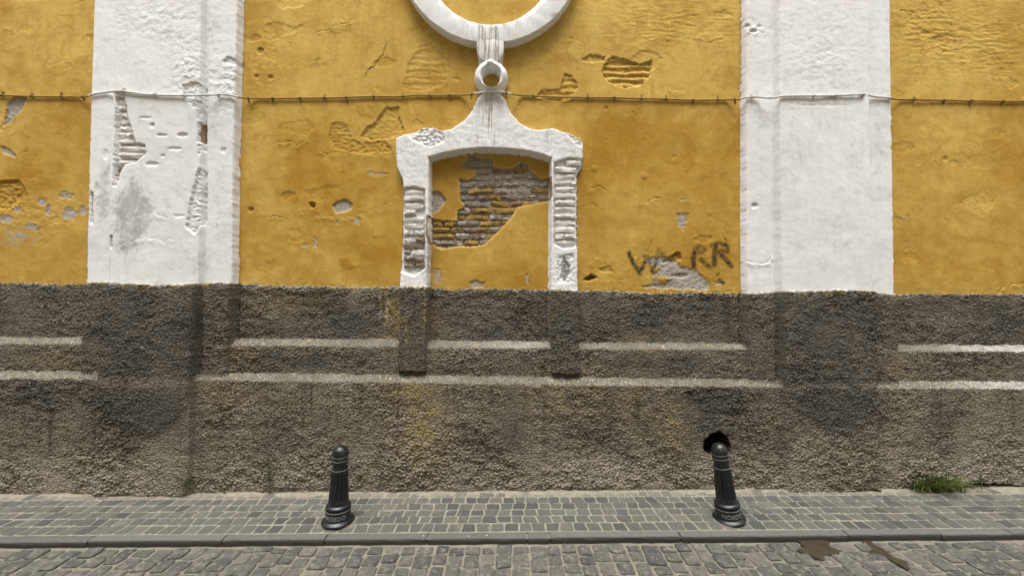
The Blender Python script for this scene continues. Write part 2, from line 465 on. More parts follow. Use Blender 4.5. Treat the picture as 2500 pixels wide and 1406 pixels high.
eR3 = edge([(2173, 0), (2175, 236), (2179, 450), (2183, 690), (2186, 900)], D_BAND, .003, 55)
def band(e0, e1, w=.006):
    return sstep(-w, w*.4, X-e0[:, None])*sstep(-w, w*.4, e1[:, None]-X)
bL, sL = band(eL0, eL3), band(eL1, eL2, .009)
bR, sR = band(eR0, eR3), band(eR1, eR2, .010)
bLs, sLs, bRs, sRs = band(eL0, eL3, .008), band(eL1, eL2, .008), band(eR0, eR3, .008), band(eR1, eR2, .008)
d_pilS = np.maximum(bLs*.090+sLs*.066, bRs*.090+sRs*.066)
def smax(a, b, k=.014): return .5*(a+b+np.sqrt((a-b)**2+k*k))-.5*k
d_pil = np.maximum(bL*D_BAND+sL*(D_SH_L-D_BAND), bR*D_BAND+sR*(D_SH_R-D_BAND))
pilL = (X > eL0[:, None]-.007) & (X < eL3[:, None]+.009)
pilR = (X > eR0[:, None]-.009) & (X < eR3[:, None]+.007)

# --- niche frame
frame_px = [(973, 935), (975, 700), (980, 600), (984, 470), (982, 437), (974, 424), (967, 405), (965, 370), (966, 337), (985, 328), (1012, 322), (1030, 312), (1055, 310), (1078, 318), (1100, 315),
            (1120, 303), (1138, 288), (1152, 270), (1160, 252), (1166, 240), (1174, 231), (1182, 226), (1215, 226), (1224, 231), (1234, 242), (1240, 258), (1247, 272), (1258, 288), (1270, 300), (1290, 311), (1310, 318),
            (1330, 316), (1348, 312), (1370, 320), (1395, 328), (1420, 340), (1424, 352), (1424, 398), (1420, 412), (1410, 424), (1410, 480), (1410, 600), (1411, 700), (1416, 935)]
open_px = [(1039, 950), (1043, 700), (1046, 520), (1047, 384), (1075, 376), (1120, 367), (1160, 363), (1200, 362), (1245, 364), (1290, 370), (1325, 378), (1346, 387), (1346, 520), (1345, 700), (1347, 950)]
def frac(pts, amp, scale, seed, pad=.12):
    sl, sd = poly_sd(pts, pad)
    return sl, sd+amp*(1.25*fbm(X[sl], Z[sl], scale, 5, seed, gain=.72)+.45*perlin(X[sl]/.019, Z[sl]/.016, seed+3))
d_fr = np.zeros((nz, nx)); is_fr = np.zeros((nz, nx), bool)
sl, sd = frac(W(frame_px, D_FR), .0055, .06, 61)
d_fr[sl] = D_FR*sstep(.005, -.005, sd); is_fr[sl] = sd < .006
is_op = np.zeros((nz, nx), bool); op_soft = np.zeros((nz, nx))
sl, sd = frac(W(open_px, D_FR), .0025, .05, 63)
op_soft[sl] = sstep(.004, -.008, sd); is_op[sl] = sd < -.009
is_op &= Z > l1t[None, :]
is_fr &= ~is_op
fade = 1.5*sstep(0, 1, (Z-l2t[None, :])/.04+.1)          # jambs run down to the lower ledge
d_fr = d_fr*(1-op_soft)*np.where(is_pl, fade, 1)

# --- surface relief of each plaster
und = .007*fbm(X, Z, .9, 3, 71)+.0022*fbm(X, Z, .24, 3, 72, 1.)
skin = upper(.0013*fbm(XU, ZU, .075, 5, 73, 1., .66))
d_up = und+skin
# roughcast
wx = XD+.005*perlin(XD/.04, ZD/.04, 81); wzz = ZD+.004*perlin(XD/.04, ZD/.04, 82)+.03*XD*np.sin(.55*XD)
f1, h1 = worley(wx/.022, wzz/.0185, 1); f2, h2 = worley(wx/.0145, wzz/.0130, 2)
_reg = np.clip(.5+1.2*fbm(XD, ZD, .6, 3, 88), 0, 1)
lump = lower((.8-f1)*(.25+1.1*h1)*(1.05-.35*_reg)+(.75-f2)*(.3+.9*h2)*(.55+.4*_reg)+.55*perlin(XD/.085, ZD/.06, 85)+.30*perlin(wx/.012, wzz/.0105, 86)-.35)
zbase = zg(xs, np.full(nx, YB))
above = Z-zbase[None, :]
amp = .0112*(.72+lower(1.0*fbm(XD, ZD, .45, 4, 87))) * (1+.7*sstep(.45, .05, above))
ledgeM = np.clip(np.minimum(sstep(.0, .10, L1), sstep(1.0, .90, L1))+np.minimum(sstep(.0, .10, L2), sstep(1.0, .90, L2)), 0, 1)
ledgeV = ledgeM*np.where(Z > (l1b-.03)[None, :], sstep(.045, .012, np.maximum(d_pilS, d_fr)), sstep(.145, .105, d_pilS))
rough = lump*amp*(1-.72*ledgeV)
d_low = .008*pl_soft+und*.6+rough
# flare and old repair edges low on the plinth
UP = []
d_low = d_low + .018*sstep(.35, 0, above) * (1+.6*n1(xs, .4, 91)[None, :])
for pts, h in (([(255, 930), (480, 930), (470, 985), (440, 1030), (390, 1062), (340, 1055), (285, 1020), (262, 980)], .007),
               ([(1905, 935), (2128, 935), (2135, 985), (2100, 1035), (2060, 1062), (2000, 1050), (1940, 1020), (1912, 980)], .007),
               ([(1370, 1190), (1380, 1140), (1420, 1112), (1460, 1112), (1500, 1140), (1520, 1190)], .012)):
    sl, sd = frac(W(pts, .1), .035, .12, 95)
    d_low[sl] += h*sstep(.015, -.05, sd)
    UP.append((sl, sstep(.05, -.09, sd)))
notch = np.zeros((nz, nx))
for e, sg, dp in ((eL0, -1, .022), (eL3, 1, .036), (eR0, -1, .040), (eR3, 1, .026)):
    notch += dp*np.exp(-((X-e[:, None]-sg*.022)/.010)**2)*(1-L1)
for e, sg, dp in ((eL1, -1, .022), (eL2, 1, .036), (eR1, -1, .044), (eR2, 1, .030)):
    notch += dp*np.exp(-((X-e[:, None]-sg*.022)/.010)**2)*(1-L2)
d_low = d_low-notch*np.clip(.75+lower(.8*fbm(XD, ZD, .12, 3, 89)), 0, 1.3)
wn_ = np.zeros((nz, nx))
for e, sg in ((eL2, 1), (eR1, -1), (eL1, -1), (eR2, 1), (eL3, 1), (eR0, -1)):
    wn_ += .008*np.exp(-((X-e[:, None]-sg*.017)/.007)**2)
d_up = d_up-wn_
DEP = np.where(is_pl, smax(d_pl, smax(d_pilS, np.where(d_fr > 0, d_fr, 0), .008))+d_low, d_up+d_pil)
DEP = np.where(is_pl, DEP, np.maximum(DEP, np.where(d_fr > .0, d_fr+d_up, -1)))
DEP = DEP+op_soft*D_NICHE*np.where(is_pl, np.clip(1-L1*1.0, 0, 1), 1)

# --- carving tools on the upper wall
def carve(px, depth, d=0.0, amp=.014, scale=.045, seed=1, edgew=.004, rough=0., mask=None, mval=1., courses=0., soft=.012, only=None):
    sl, sd = frac(W(px, d), amp, scale, seed, .15)
    k = sstep(edgew, -edgew, sd)
    if only is not None: k = k*only[sl]
    x, z = X[sl], Z[sl]
    dz = depth*k
    if rough: dz = dz + k*rough*fbm(x, z, .035, 4, seed+7, .6, .65)
    if courses: dz = dz + k*courses*np.sin(z/.054*2*np.pi+1.2*perlin(x/.15, z/.1, seed))
    DEP[sl] -= dz
    if mask is not None:
        kk = k if soft is None else sstep(soft, -soft, sd)
        if only is not None: kk = kk*only[sl]
        MK[sl][..., mask] = np.maximum(MK[sl][..., mask], kk*mval)
    return sl, k
def crack(px, depth=.006, d=0.0, w=.005, lift=0., seed=1, wob=.022, fall=.06, dark=0.):
    pts = np.array(W(px, d)); q = []
    for k in range(len(pts)-1):
        n = max(2, int(np.hypot(*(pts[k+1]-pts[k]))/.012))
        for t in range(n): q.append(pts[k]+(pts[k+1]-pts[k])*t/n)
    q.append(pts[-1]); q = np.array(q); s = np.arange(len(q))*.012
    q[:, 0] += wob*.6*n1(s, .035, seed); q[:, 1] += wob*n1(s, .045, seed+2)
    sl, dd, sg = line_d(q, .1)
    brk = np.clip(.55+1.5*perlin(X[sl]/.045, Z[sl]/.045, seed+5), 0, 1.2)
    DEP[sl] -= depth*sstep(w, w*.2, dd)*brk
    if lift: DEP[sl] += .7*lift*brk*sstep(fall, 0, dd)*(sg > 0)*sstep(w*.5, w, dd)
    if dark: MK[sl][..., 2] = np.maximum(MK[sl][..., 2], dark*sstep(w*1.3, w*.3, dd))
def dab(cx, cy, rx, ry, mask, val, d=0.0, noise=.5, ns=.06, seed=5):
    c = P(cx, cy, d); a = rx*(D-d)/F; b = ry*(D-d)/F
    j0, j1 = np.searchsorted(xs, [c[0]-2.2*a, c[0]+2.2*a]); i0, i1 = np.searchsorted(zs, [c[1]-2.2*b, c[1]+2.2*b])
    sl = (slice(i0, i1), slice(j0, j1)); x, z = X[sl], Z[sl]
    r = ((x-c[0])/a)**2+((z-c[1])/b)**2
    k = np.exp(-r)*np.clip(1+noise*2*fbm(x, z, ns, 4, seed), 0, 1.6)
    MK[sl][..., mask] = np.clip(MK[sl][..., mask]+val*k, 0, 1)

yel = (~is_pl & ~pilL & ~pilR & ~is_fr)
# tone of the ochre (alpha): lighter wash above, deeper below, hand-brushed patches
tone = .46+upper(.95*fbm(XU, ZU, .7, 5, 101, 1, .6)+.45*fbm(XU, ZU, .12, 4, 102, .7))+.30*sstep(P(1250, 420)[1], P(1250, 60)[1], Z)
MK[..., 3] = np.where(yel, np.clip(tone, 0, 1), 0)
for a in ((860, 150, 220, 130, .35), (1500, 90, 280, 110, .30), (630, 330, 40, 90, .35), (640, 480, 60, 60, .2), (100, 120, 130, 120, .3), (2300, 130, 180, 130, .3),
          (900, 120, 60, 60, -.25), (1650, 360, 150, 80, -.55), (1520, 330, 70, 60, -.35), (1190, 40, 110, 40, -.15), (780, 400, 90, 70, -.25), (870, 470, 110, 60, -.3),
          (2330, 420, 130, 120, .25), (100, 420, 110, 60, -.3), (700, 600, 120, 60, -.2), (1700, 560, 120, 50, .15), (2480, 300, 60, 150, -.25), (1240, 640, 90, 40, -.1), (1560, 600, 70, 60, .2)):
    dab(*a[:4], 3, a[4], ns=.1, seed=int(a[0]))
# brushed-on ghost of masonry courses
GHOST = upper(.0011*np.sin(ZU/.047*2*np.pi+3.2*perlin(XU/.20, ZU/.07, 110))*np.clip(.4+1.6*perlin(XU/.14, ZU/.05, 112), 0, 1.4)+.0048*fbm(XU, ZU, .085, 5, 111, .30, .68))
FLAKY = upper(.006*fbm(XU, ZU, .05, 5, 113, .8, .7))
for cx, cy, rx, ry, s in ((1640, 50, 170, 70, 1.), (2320, 90, 150, 90, 1.2), (1040, 180, 55, 40, .7), (2440, 140, 60, 60, 1.)):
    c = P(cx, cy); k = np.exp(-((X-c[0])/(rx/300))**2-((Z-c[1])/(ry/300))**2)
    DEP += np.where(yel, k*s*GHOST, 0)
for cx, cy, rx, ry, s in ((640, 150, 60, 90, .8), (2270, 60, 90, 80, 1.2), (100, 530, 120, 50, 1.2), (1640, 650, 120, 60, .9), (900, 340, 90, 40, .8), (1690, 40, 120, 60, .5)):
    c = P(cx, cy); k = np.exp(-((X-c[0])/(rx/300))**2-((Z-c[1])/(ry/300))**2)
    DEP += np.where(yel, k*s*FLAKY, 0)

rf = random.Random(77)
for i in range(120):
    cx, cy = rf.uniform(-20, 2520), rf.uniform(-20, 690)
    r_ = rf.choice((5, 7, 9, 14, 20, 30))*rf.uniform(.7, 1.2); an = rf.uniform(0, 6.28)
    n_ = 7; pp = [(cx+r_*1.4*rf.uniform(.5, 1.2)*math.cos(an+6.283*k/n_), cy+r_*.8*rf.uniform(.5, 1.2)*math.sin(an+6.283*k/n_)) for k in range(n_)]
    j_ = int(np.clip(np.searchsorted(xs, P(cx, cy)[0]), 0, nx-1)); i_ = int(np.clip(np.searchsorted(zs, P(cx, cy)[1]), 0, nz-1))
    if not yel[i_, j_] or is_op[i_, j_]: continue
    sl, sd = frac(W(pp), .022, .05, 600+i, .12)
    DEP[sl] -= np.where(yel[sl], rf.choice((.0022, .003, .004, -.002))*sstep(.004, -.004, sd)+.0018*sstep(.006, -.02, sd)*perlin(X[sl]/.02, Z[sl]/.014, i), 0)
    if rf.random() < .5: MK[sl][..., 3] = np.clip(MK[sl][..., 3]+np.where(yel[sl], rf.uniform(-.5, .4)*sstep(.004, -.004, sd), 0), 0, 1)
Y1 = yel.astype(float)
# hairline cracking of the whole skin
for i in range(34):
    cx, cy = rf.uniform(0, 2500), rf.uniform(0, 690); an = rf.uniform(-.5, .5)+(math.pi/2 if rf.random() < .3 else 0)
    pts = [(cx, cy)]
    for k in range(rf.randint(2, 5)):
        an += rf.uniform(-.7, .7); st = rf.uniform(14, 34); pts.append((pts[-1][0]+st*math.cos(an), pts[-1][1]+st*math.sin(an)))
    j_ = int(np.clip(np.searchsorted(xs, P(cx, cy)[0]), 0, nx-1)); i_ = int(np.clip(np.searchsorted(zs, P(cx, cy)[1]), 0, nz-1))
    if not yel[i_, j_] or is_op[i_, j_] or max(p[1] for p in pts) > 690 or abs(pts[-1][0]-cx) > 90: continue
    if any(not yel[int(np.clip(np.searchsorted(zs, P(*p)[1]), 0, nz-1)), int(np.clip(np.searchsorted(xs, P(*p)[0]), 0, nx-1))] for p in pts): continue
    crack(pts, rf.uniform(.004, .008), 0, .0045, rf.uniform(.0, .004), 700+i, dark=rf.choice((0, .3, .5)))
# flaked and hollow patches of the ochre render
carve([(985, 215), (1000, 150), (1015, 130), (1040, 121), (1070, 123), (1090, 145), (1100, 170), (1085, 205), (1040, 225), (1000, 222)], .0045, seed=121, rough=.004, courses=.0012, edgew=.004)
carve([(1475, 160), (1495, 138), (1530, 146), (1560, 156), (1592, 148), (1590, 180), (1570, 207), (1520, 215), (1485, 200), (1470, 180)], .017, seed=122, amp=.014, rough=.010, courses=.006)
carve([(1420, 147), (1438, 134), (1478, 139), (1476, 150), (1440, 153)], .011, seed=123, rough=.005)
carve([(1320, 221), (1368, 219), (1378, 180), (1396, 186), (1409, 205), (1404, 228), (1386, 246), (1352, 249), (1308, 238)], .010, seed=124, rough=.007, courses=.003)
carve([(928, 282), (942, 264), (974, 263), (974, 286), (986, 318), (955, 338), (905, 344), (880, 332), (896, 312), (915, 300)], .011, seed=125, rough=.007)
carve([(808, 303), (825, 299), (850, 308), (856, 340), (885, 350), (940, 345), (960, 372), (880, 376), (815, 362), (803, 340)], .0055, seed=126, rough=.009)
carve([(811, 502), (826, 491), (846, 487), (860, 500), (858, 510), (838, 519), (820, 521)], .011, seed=127, amp=.006, rough=.004, mask=0, mval=1)
for i, (cx, cy, rx, ry) in enumerate(((872, 540, 9, 7), (825, 543, 5, 5), (771, 590, 7, 7), (745, 600, 10, 4), (770, 600, 6, 6), (905, 423, 9, 4), (930, 425, 18, 3), (925, 350, 4, 4), (1668, 488, 12, 4), (1600, 690, 10, 8), (2215, 540, 6, 14), (2215, 600, 5, 14))):
    carve([(cx-rx, cy), (cx-rx*.5, cy-ry), (cx+rx*.5, cy-ry*.9), (cx+rx, cy), (cx+rx*.4, cy+ry), (cx-rx*.6, cy+ry*.8)], .003, seed=130+i, amp=.020, mask=0, mval=.9 if cx < 2000 else .4, soft=.022)
carve([(1578, 633), (1600, 627), (1625, 628), (1655, 640), (1660, 650), (1690, 655), (1706, 666), (1731, 690), (1731, 708), (1570, 704), (1568, 697), (1620, 693), (1642, 681), (1594, 672), (1612, 655), (1582, 644)],
      .006, seed=150, amp=.020, scale=.04, rough=.006, mask=0, mval=1)
carve([(1620, 640), (1640, 622), (1660, 615), (1664, 632), (1650, 640)], .012, seed=151, rough=.008)
carve([(1650, 521), (1683, 521), (1677, 545), (1668, 562), (1654, 550)], .006, seed=152, amp=.012, rough=.006, mask=0, mval=.75)
carve([(1640, 672), (1662, 667), (1680, 672), (1665, 680)], .010, seed=153, rough=.006)
carve([(1740, 687), (1770, 690), (1750, 698)], .004, seed=154, amp=.01, mask=0, mval=.8)
carve([(1425, 682), (1443, 670), (1458, 677), (1440, 685)], .05, seed=155, amp=.004, mask=2, mval=1)
carve([(1460, 655), (1490, 650), (1500, 665), (1465, 664)], .006, seed=156, rough=.005)
carve([(1145, 690), (1160, 684), (1185, 690), (1180, 702), (1150, 702)], .007, d=D_NICHE, seed=157, mask=0, mval=.7)
carve([(1283, 668), (1292, 668), (1292, 692), (1284, 690)], .005, d=D_NICHE, seed=158, mask=0, mval=.8)
carve([(1055, 655), (1075, 655), (1080, 690), (1060, 692)], .004, d=D_NICHE, seed=159, amp=.014, mask=0, mval=.6)
# left end
carve([(8, 305), (18, 252), (32, 240), (64, 240), (56, 262), (38, 282), (22, 302)], .012, seed=160, rough=.006, mask=0, mval=1)
carve([(0, 360), (14, 359), (40, 379), (38, 386), (5, 371)], .008, seed=161, mask=0, mval=1)
carve([(-30, 452), (20, 440), (44, 440), (60, 460), (66, 476), (40, 495), (20, 512), (-30, 508)], .014, seed=162, amp=.012, rough=.012)
for i, (cx, cy, rx, ry) in enumerate(((103, 493, 13, 8), (118, 512, 8, 12), (160, 478, 16, 8), (170, 522, 20, 14), (202, 516, 9, 12), (40, 513, 11, 7), (80, 552, 16, 5), (15, 535, 20, 8))):
    carve([(cx-rx, cy), (cx-rx*.5, cy-ry), (cx+rx*.5, cy-ry*.9), (cx+rx, cy), (cx+rx*.4, cy+ry), (cx-rx*.6, cy+ry*.8)], .004, seed=170+i, amp=.026, rough=.004, mask=0, mval=1, soft=.022)
dab(60, 570, 70, 30, 0, .35, seed=177, noise=.6)
dab(30, 590, 40, 25, 0, .3, seed=178, noise=.6)
# hair cracks, lifted plaster edges
for i, (pts, dep, lift) in enumerate((
        ([(790, 377), (850, 372), (900, 376), (962, 377)], .008, .004), ([(678, 350), (700, 347), (725, 355), (744, 340), (753, 318)], .008, .005),
        ([(735, 515), (780, 530), (828, 524), (850, 531), (900, 515), (935, 506), (962, 478)], .004, .005), ([(1372, 98), (1384, 104), (1397, 126)], .007, .003),
        ([(1440, 468), (1455, 456), (1480, 463)], .006, .004), ([(1568, 502), (1585, 487), (1617, 483)], .007, .004), ([(2180, 25), (2215, 27), (2250, 40), (2292, 28)], .007, .004),
        ([(2435, 712), (2470, 694), (2500, 690)], .008, .006), ([(1000, 250), (1012, 270), (1023, 310)], .004, .002), ([(715, 258), (745, 292)], .003, .001),
        ([(770, 85), (820, 62), (870, 52)], .004, .003), ([(700, 160), (775, 150), (790, 148)], .004, .002), ([(1320, 215), (1350, 220), (1390, 236)], .006, .003),
        ([(1420, 690), (1440, 682), (1490, 680), (1520, 685)], .004, .003), ([(0, 310), (15, 306), (22, 290)], .006, .002), ([(1560, 95), (1640, 92), (1690, 85)], .004, .002),
        ([(2300, 130), (2360, 118), (2420, 122)], .005, .002), ([(2360, 60), (2440, 55), (2520, 62)], .005, .002), ([(1780, 95), (1750, 102), (1700, 98)], .004, .003),
        ([(560, 700), (700, 696), (860, 700)], .003, .003), ([(1412, 709), (1600, 711), (1810, 714)], .003, .004))):
    crack(pts, dep, 0, .005, lift, 200+i)
for cx, cy, r, dep in ((763, 501, 7, .03), (612, 512, 6, .012), (636, 125, 8, .012), (627, 187, 5, .008), (660, 190, 6, .008), (1452, 412, 8, -.004), (1573, 430, 7, -.004), (2308, 388, 6, .006), (1480, 265, 5, .006)):
    carve([(cx-r, cy-r*.6), (cx, cy-r), (cx+r, cy-r*.5), (cx+r*.8, cy+r*.6), (cx, cy+r), (cx-r*.8, cy+r*.6)], dep, seed=cx, amp=.004)
# spray-painted letters
def spray(pts, rad, val):
    sl, dd, sg = line_d(W(pts), .12)
    r = rad*.80/300; val = min(1., val*1.15)
    MK[sl][..., 1] = np.maximum(MK[sl][..., 1], val*np.exp(-(dd/r)**3*1.0)*np.clip(1+.7*fbm(X[sl], Z[sl], .03, 3, 301), .3, 1.2))
for s in (([(1536, 618), (1545, 640), (1562, 667)], 8, .95), ([(1562, 667), (1575, 640)], 7, .85), ([(1570, 625), (1582, 628), (1592, 662), (1600, 642)], 6, .55), ([(1592, 662), (1600, 645)], 7, .95), ([(1602, 645), (1607, 612), (1622, 625)], 6, .5),
          ([(1640, 640), (1650, 618), (1660, 628)], 6, .55), ([(1694, 650), (1692, 634), (1696, 616)], 9, .9), ([(1696, 612), (1708, 601), (1722, 608), (1716, 615), (1700, 618)], 8, .6), ([(1712, 634), (1732, 652)], 8, .75),
          ([(1745, 646), (1744, 625), (1747, 600)], 9, 1.0), ([(1738, 600), (1755, 593), (1775, 600), (1777, 613), (1755, 615)], 7, .8), ([(1757, 620), (1770, 632), (1786, 650)], 8, .9), ([(1757, 683), (1766, 691)], 6, .95), ([(1750, 672), (1754, 668)], 4, .7), ([(1600, 690), (1640, 688)], 9, .35)):
    spray(*s)

# --- white pilasters
WL = (pilL & ~is_pl)
WR = (pilR & ~is_pl)
CHIP = upper(.0085*fbm(XU, ZU, .05, 5, 183, .8, .7))
DEP += np.where(WL | WR, upper(.0018*fbm(XU, ZU, .16, 4, 180, 1., .55))+.10*CHIP, 0)
for cx, cy, rx, ry, s in ((2000, 160, 90, 60, .5), (560, 210, 40, 50, 1.6), (470, 180, 40, 50, 1.3), (400, 60, 120, 60, .6), (570, 420, 10, 200, .9), (1840, 70, 30, 25, 1.3), (2000, 50, 90, 50, .25)):
    c = P(cx, cy, .08); k = np.exp(-((X-c[0])/(rx/300))**2-((Z-c[1])/(ry/300))**2)
    DEP += np.where(WL | WR, k*s*CHIP, 0)
dS = D_SH_L
carve([(283, 236), (302, 236), (312, 290), (322, 322), (330, 350), (352, 352), (354, 374), (332, 395), (305, 401), (292, 420), (284, 455), (278, 440), (281, 330)], .030, d=dS, seed=190, amp=.008, rough=.004)
carve([(470, 462), (484, 408), (496, 420), (495, 540), (474, 572), (455, 556), (462, 500)], .014, d=dS, seed=191, rough=.014)
carve([(482, 262), (494, 262), (494, 360), (484, 380)], .010, d=dS, seed=192, rough=.012)
carve([(484, 300), (494, 300), (493, 348), (482, 345)], .03, d=dS, seed=193, amp=.006, mask=3, mval=.9)
carve([(443, 208), (480, 200), (496, 212), (496, 262), (470, 262), (452, 240)], .011, d=dS, seed=194, rough=.013)
carve([(278, 405), (292, 405), (290, 440), (275, 460)], .02, d=dS, seed=195, rough=.01, mask=3, mval=.6)
carve([(219, 468), (226, 470), (226, 548), (220, 545)], .018, d=D_BAND, seed=196, amp=.005, mask=3, mval=.7)
carve([(268, 575), (273, 575), (273, 605), (268, 605)], .012, d=dS, seed=197, amp=.004, mask=2, mval=.6)
carve([(540, 150), (560, 140), (582, 148), (582, 160), (560, 158)], .010, d=D_BAND, seed=198, rough=.008)
for i, (cx, cy, rx, ry, dep) in enumerate(((398, 332, 14, 3, .008), (448, 332, 14, 5, .010), (430, 365, 18, 4, .006), (375, 308, 6, 5, .010), (360, 290, 16, 3, .005), (375, 402, 18, 5, .008), (400, 382, 6, 4, .006), (540, 365, 8, 6, .006), (440, 528, 14, 4, .005),
                                           (1830, 58, 8, 4, .008), (1845, 72, 10, 4, .008), (1860, 60, 8, 3, .006), (1848, 500, 8, 6, .010), (2000, 262, 60, 3, .003), (250, 375, 8, 12, .004))):
    carve([(cx-rx, cy), (cx-rx*.5, cy-ry), (cx+rx*.5, cy-ry*.9), (cx+rx, cy), (cx+rx*.4, cy+ry), (cx-rx*.6, cy+ry*.8)], dep, d=.085, seed=210+i, amp=.008)
for i, (pts, dep, lift) in enumerate((([(1825, 636), (1850, 643), (1870, 642), (1886, 630)], .006, .007), ([(1905, 262), (1960, 255), (2080, 262)], .003, .002), ([(300, 600), (360, 580), (430, 590)], .003, .003), ([(385, 525), (420, 530), (445, 522)], .004, .003))):
    crack(pts, dep, .08, .005, lift, 240+i)
def wear(px, val, d, seed):
    sl, sd = frac(W(px, d), .05, .08, seed, .2)
    MK[sl][..., 0] = np.maximum(MK[sl][..., 0], val*sstep(.06, -.06, sd))
wear([(240, 425), (268, 405), (272, 460), (264, 550), (243, 540), (230, 470)], .85, D_BAND, 250)
wear([(285, 475), (320, 430), (338, 450), (352, 470), (378, 500), (372, 550), (345, 600), (305, 622), (280, 612), (276, 560), (275, 490)], .95, dS, 251)
wear([(228, 620), (262, 610), (262, 660), (235, 665)], .5, D_BAND, 252)
wear([(510, 270), (545, 265), (550, 330), (520, 335)], .4, D_BAND, 253)
wear([(500, 380), (560, 400), (560, 470), (505, 480)], .3, D_BAND, 254)
wear([(400, 460), (430, 470), (425, 530), (395, 525)], .35, dS, 255)
wear([(1905, 345), (1920, 345), (1920, 370), (1905, 370)], .6, D_SH_R, 256)
wear([(2075, 353), (2092, 352), (2090, 362), (2075, 362)], .6, D_SH_R, 257)
wear([(1925, 510), (2050, 515), (2110, 560), (2060, 640), (1930, 600)], .28, D_SH_R, 258)
# --- niche frame wear
F1 = is_fr.astype(float)
DEP += np.where(is_fr & ~is_pl, .45*CHIP, 0)
carve([(970, 462), (1010, 455), (1036, 462), (1038, 560), (1036, 655), (1010, 674), (970, 660), (970, 560)], .030, d=D_FR, seed=261, amp=.006, rough=.004, only=F1)
carve([(1353, 397), (1390, 385), (1432, 390), (1432, 415), (1420, 440), (1420, 600), (1378, 608), (1352, 596)], .028, d=D_FR, seed=262, amp=.006, rough=.004, only=F1)
carve([(990, 325), (1050, 311), (1080, 320), (1085, 345), (1050, 360), (1010, 345)], .010, d=D_FR, seed=263, rough=.016, only=F1)
carve([(1385, 328), (1420, 342), (1424, 360), (1405, 352)], .008, d=D_FR, seed=264, rough=.012, only=F1)
carve([(1362, 625), (1400, 618), (1402, 690), (1362, 690)], .008, d=D_FR, seed=265, rough=.010, only=F1)
carve([(1372, 640), (1378, 628), (1390, 645), (1392, 668), (1380, 685), (1368, 680), (1372, 660)], .010, d=D_FR, seed=266, amp=.014, mask=2, mval=1, only=F1)
crack([(1062, 318), (1050, 345), (1056, 375)], .004, D_FR, .004, .002, 267)
crack([(1355, 345), (1370, 330), (1395, 335)], .004, D_FR, .004, .002, 268)
for cx, cy, rx, ry, v in ((1195, 285, 26, 60, .9), (1070, 330, 30, 25, .5), (1180, 345, 60, 20, .35), (1340, 340, 10, 25, .4)):
    dab(cx, cy, rx, ry, 1, v, D_FR, .2, seed=cx)
dab(1045, 640, 10, 60, 2, .5, D_FR, .6, seed=270)
for cx, cy, rx, ry, v in ((1010, 380, 30, 40, .35), (1390, 370, 30, 40, .35), (1200, 350, 140, 12, .3), (1380, 560, 26, 60, .3), (1010, 520, 26, 60, .35), (460, 620, 40, 60, .25), (530, 120, 30, 110, .35), (530, 560, 30, 90, .3), (1860, 300, 25, 160, .25), (2150, 350, 25, 120, .3)):
    dab(cx, cy, rx, ry, 0, v, .07, .7, seed=cx)
# --- exposed brickwork of the niche
niche_exp = [((a/3.196+930), (b/3.196+300)) for a, b in ((690, 255), (740, 258), (760, 275), (870, 283), (880, 345), (930, 362), (1020, 365), (1095, 308), (1152, 330), (1166, 380), (1215, 410), (1240, 442), (1312, 440), (1322, 580), (1300, 612), (1060, 657),
             (1030, 722), (960, 802), (880, 882), (800, 952), (700, 967), (620, 960), (520, 977), (470, 982), (390, 942), (378, 870), (382, 745), (470, 762), (590, 770), (600, 690), (660, 655), (618, 600), (622, 540), (612, 435), (690, 452), (735, 420), (745, 370), (638, 352), (640, 318))]
carve(niche_exp, .030, d=D_NICHE, seed=275, amp=.007, scale=.04, edgew=.003, rough=.006, mask=0, mval=1, soft=.004, only=is_op.astype(float))
sl, sd = frac(W(niche_exp, D_NICHE), .007, .04, 275)
MK[sl][..., 3] = np.clip(MK[sl][..., 3]+1.2*np.exp(-((sd-.004)/.008)**2), 0, 1)
_zf = P(1200, 478, D_NICHE)[1]
sl, sd = poly_sd(W([(1125, 375), (1350, 375), (1350, 470), (1260, 478), (1125, 470)], D_NICHE))
DEP[sl] += .008*sstep(.02, -.02, sd+.02*fbm(X[sl], Z[sl], .08, 3, 277))*(MK[sl][..., 0] > .5)*is_op[sl]
niche_b = [((a/3.196+930), (b/3.196+300)) for a, b in ((378, 545), (420, 535), (455, 540), (512, 602), (450, 682), (378, 725))]
carve(niche_b, .018, d=D_NICHE, seed=276, amp=.012, scale=.04, rough=.010, mask=0, mval=1, only=is_op.astype(float))

# --- plinth colour masks
PLm = is_pl
pm = np.zeros((nz, nx, 4), np.float32)
darkcol = np.clip(np.maximum(bL, bR)*(1-L2)*.50 + np.maximum(sL, sR)*(1-L2)*.35, 0, 1)
pm[..., 1] = np.clip(darkcol*(.9+lower(.6*fbm(XD, ZD, .2, 3, 280))), 0, 1)
pm[..., 1] = np.maximum(pm[..., 1], .62*(1-L1)*np.clip(.9+lower(1.3*fbm(XD, ZD, .35, 4, 281)), 0, 1.4)+.38*L1*(1-L2)*np.clip(.6+lower(1.8*fbm(XD, ZD, .3, 4, 284, .6)), 0, 1.6))
pm[..., 1] = np.maximum(pm[..., 1], np.where(d_fr > .03, .75, 0))
for sl, k in UP[:2]: pm[sl][..., 1] = np.maximum(pm[sl][..., 1], .62*k)
pm[..., 3] = np.clip(.02+lower(1.1*fbm(XD, ZD, .45, 5, 282))+.62*sstep(.55, .0, above), 0, .85)
pm[..., 1] = np.clip(pm[..., 1]+L2*np.clip(lower(1.5*fbm(XD, ZD, .5, 5, 285, .8, .62)-.12), 0, .75)*sstep(.0, .35, above), 0, 1)
MK[PLm] = pm[PLm]
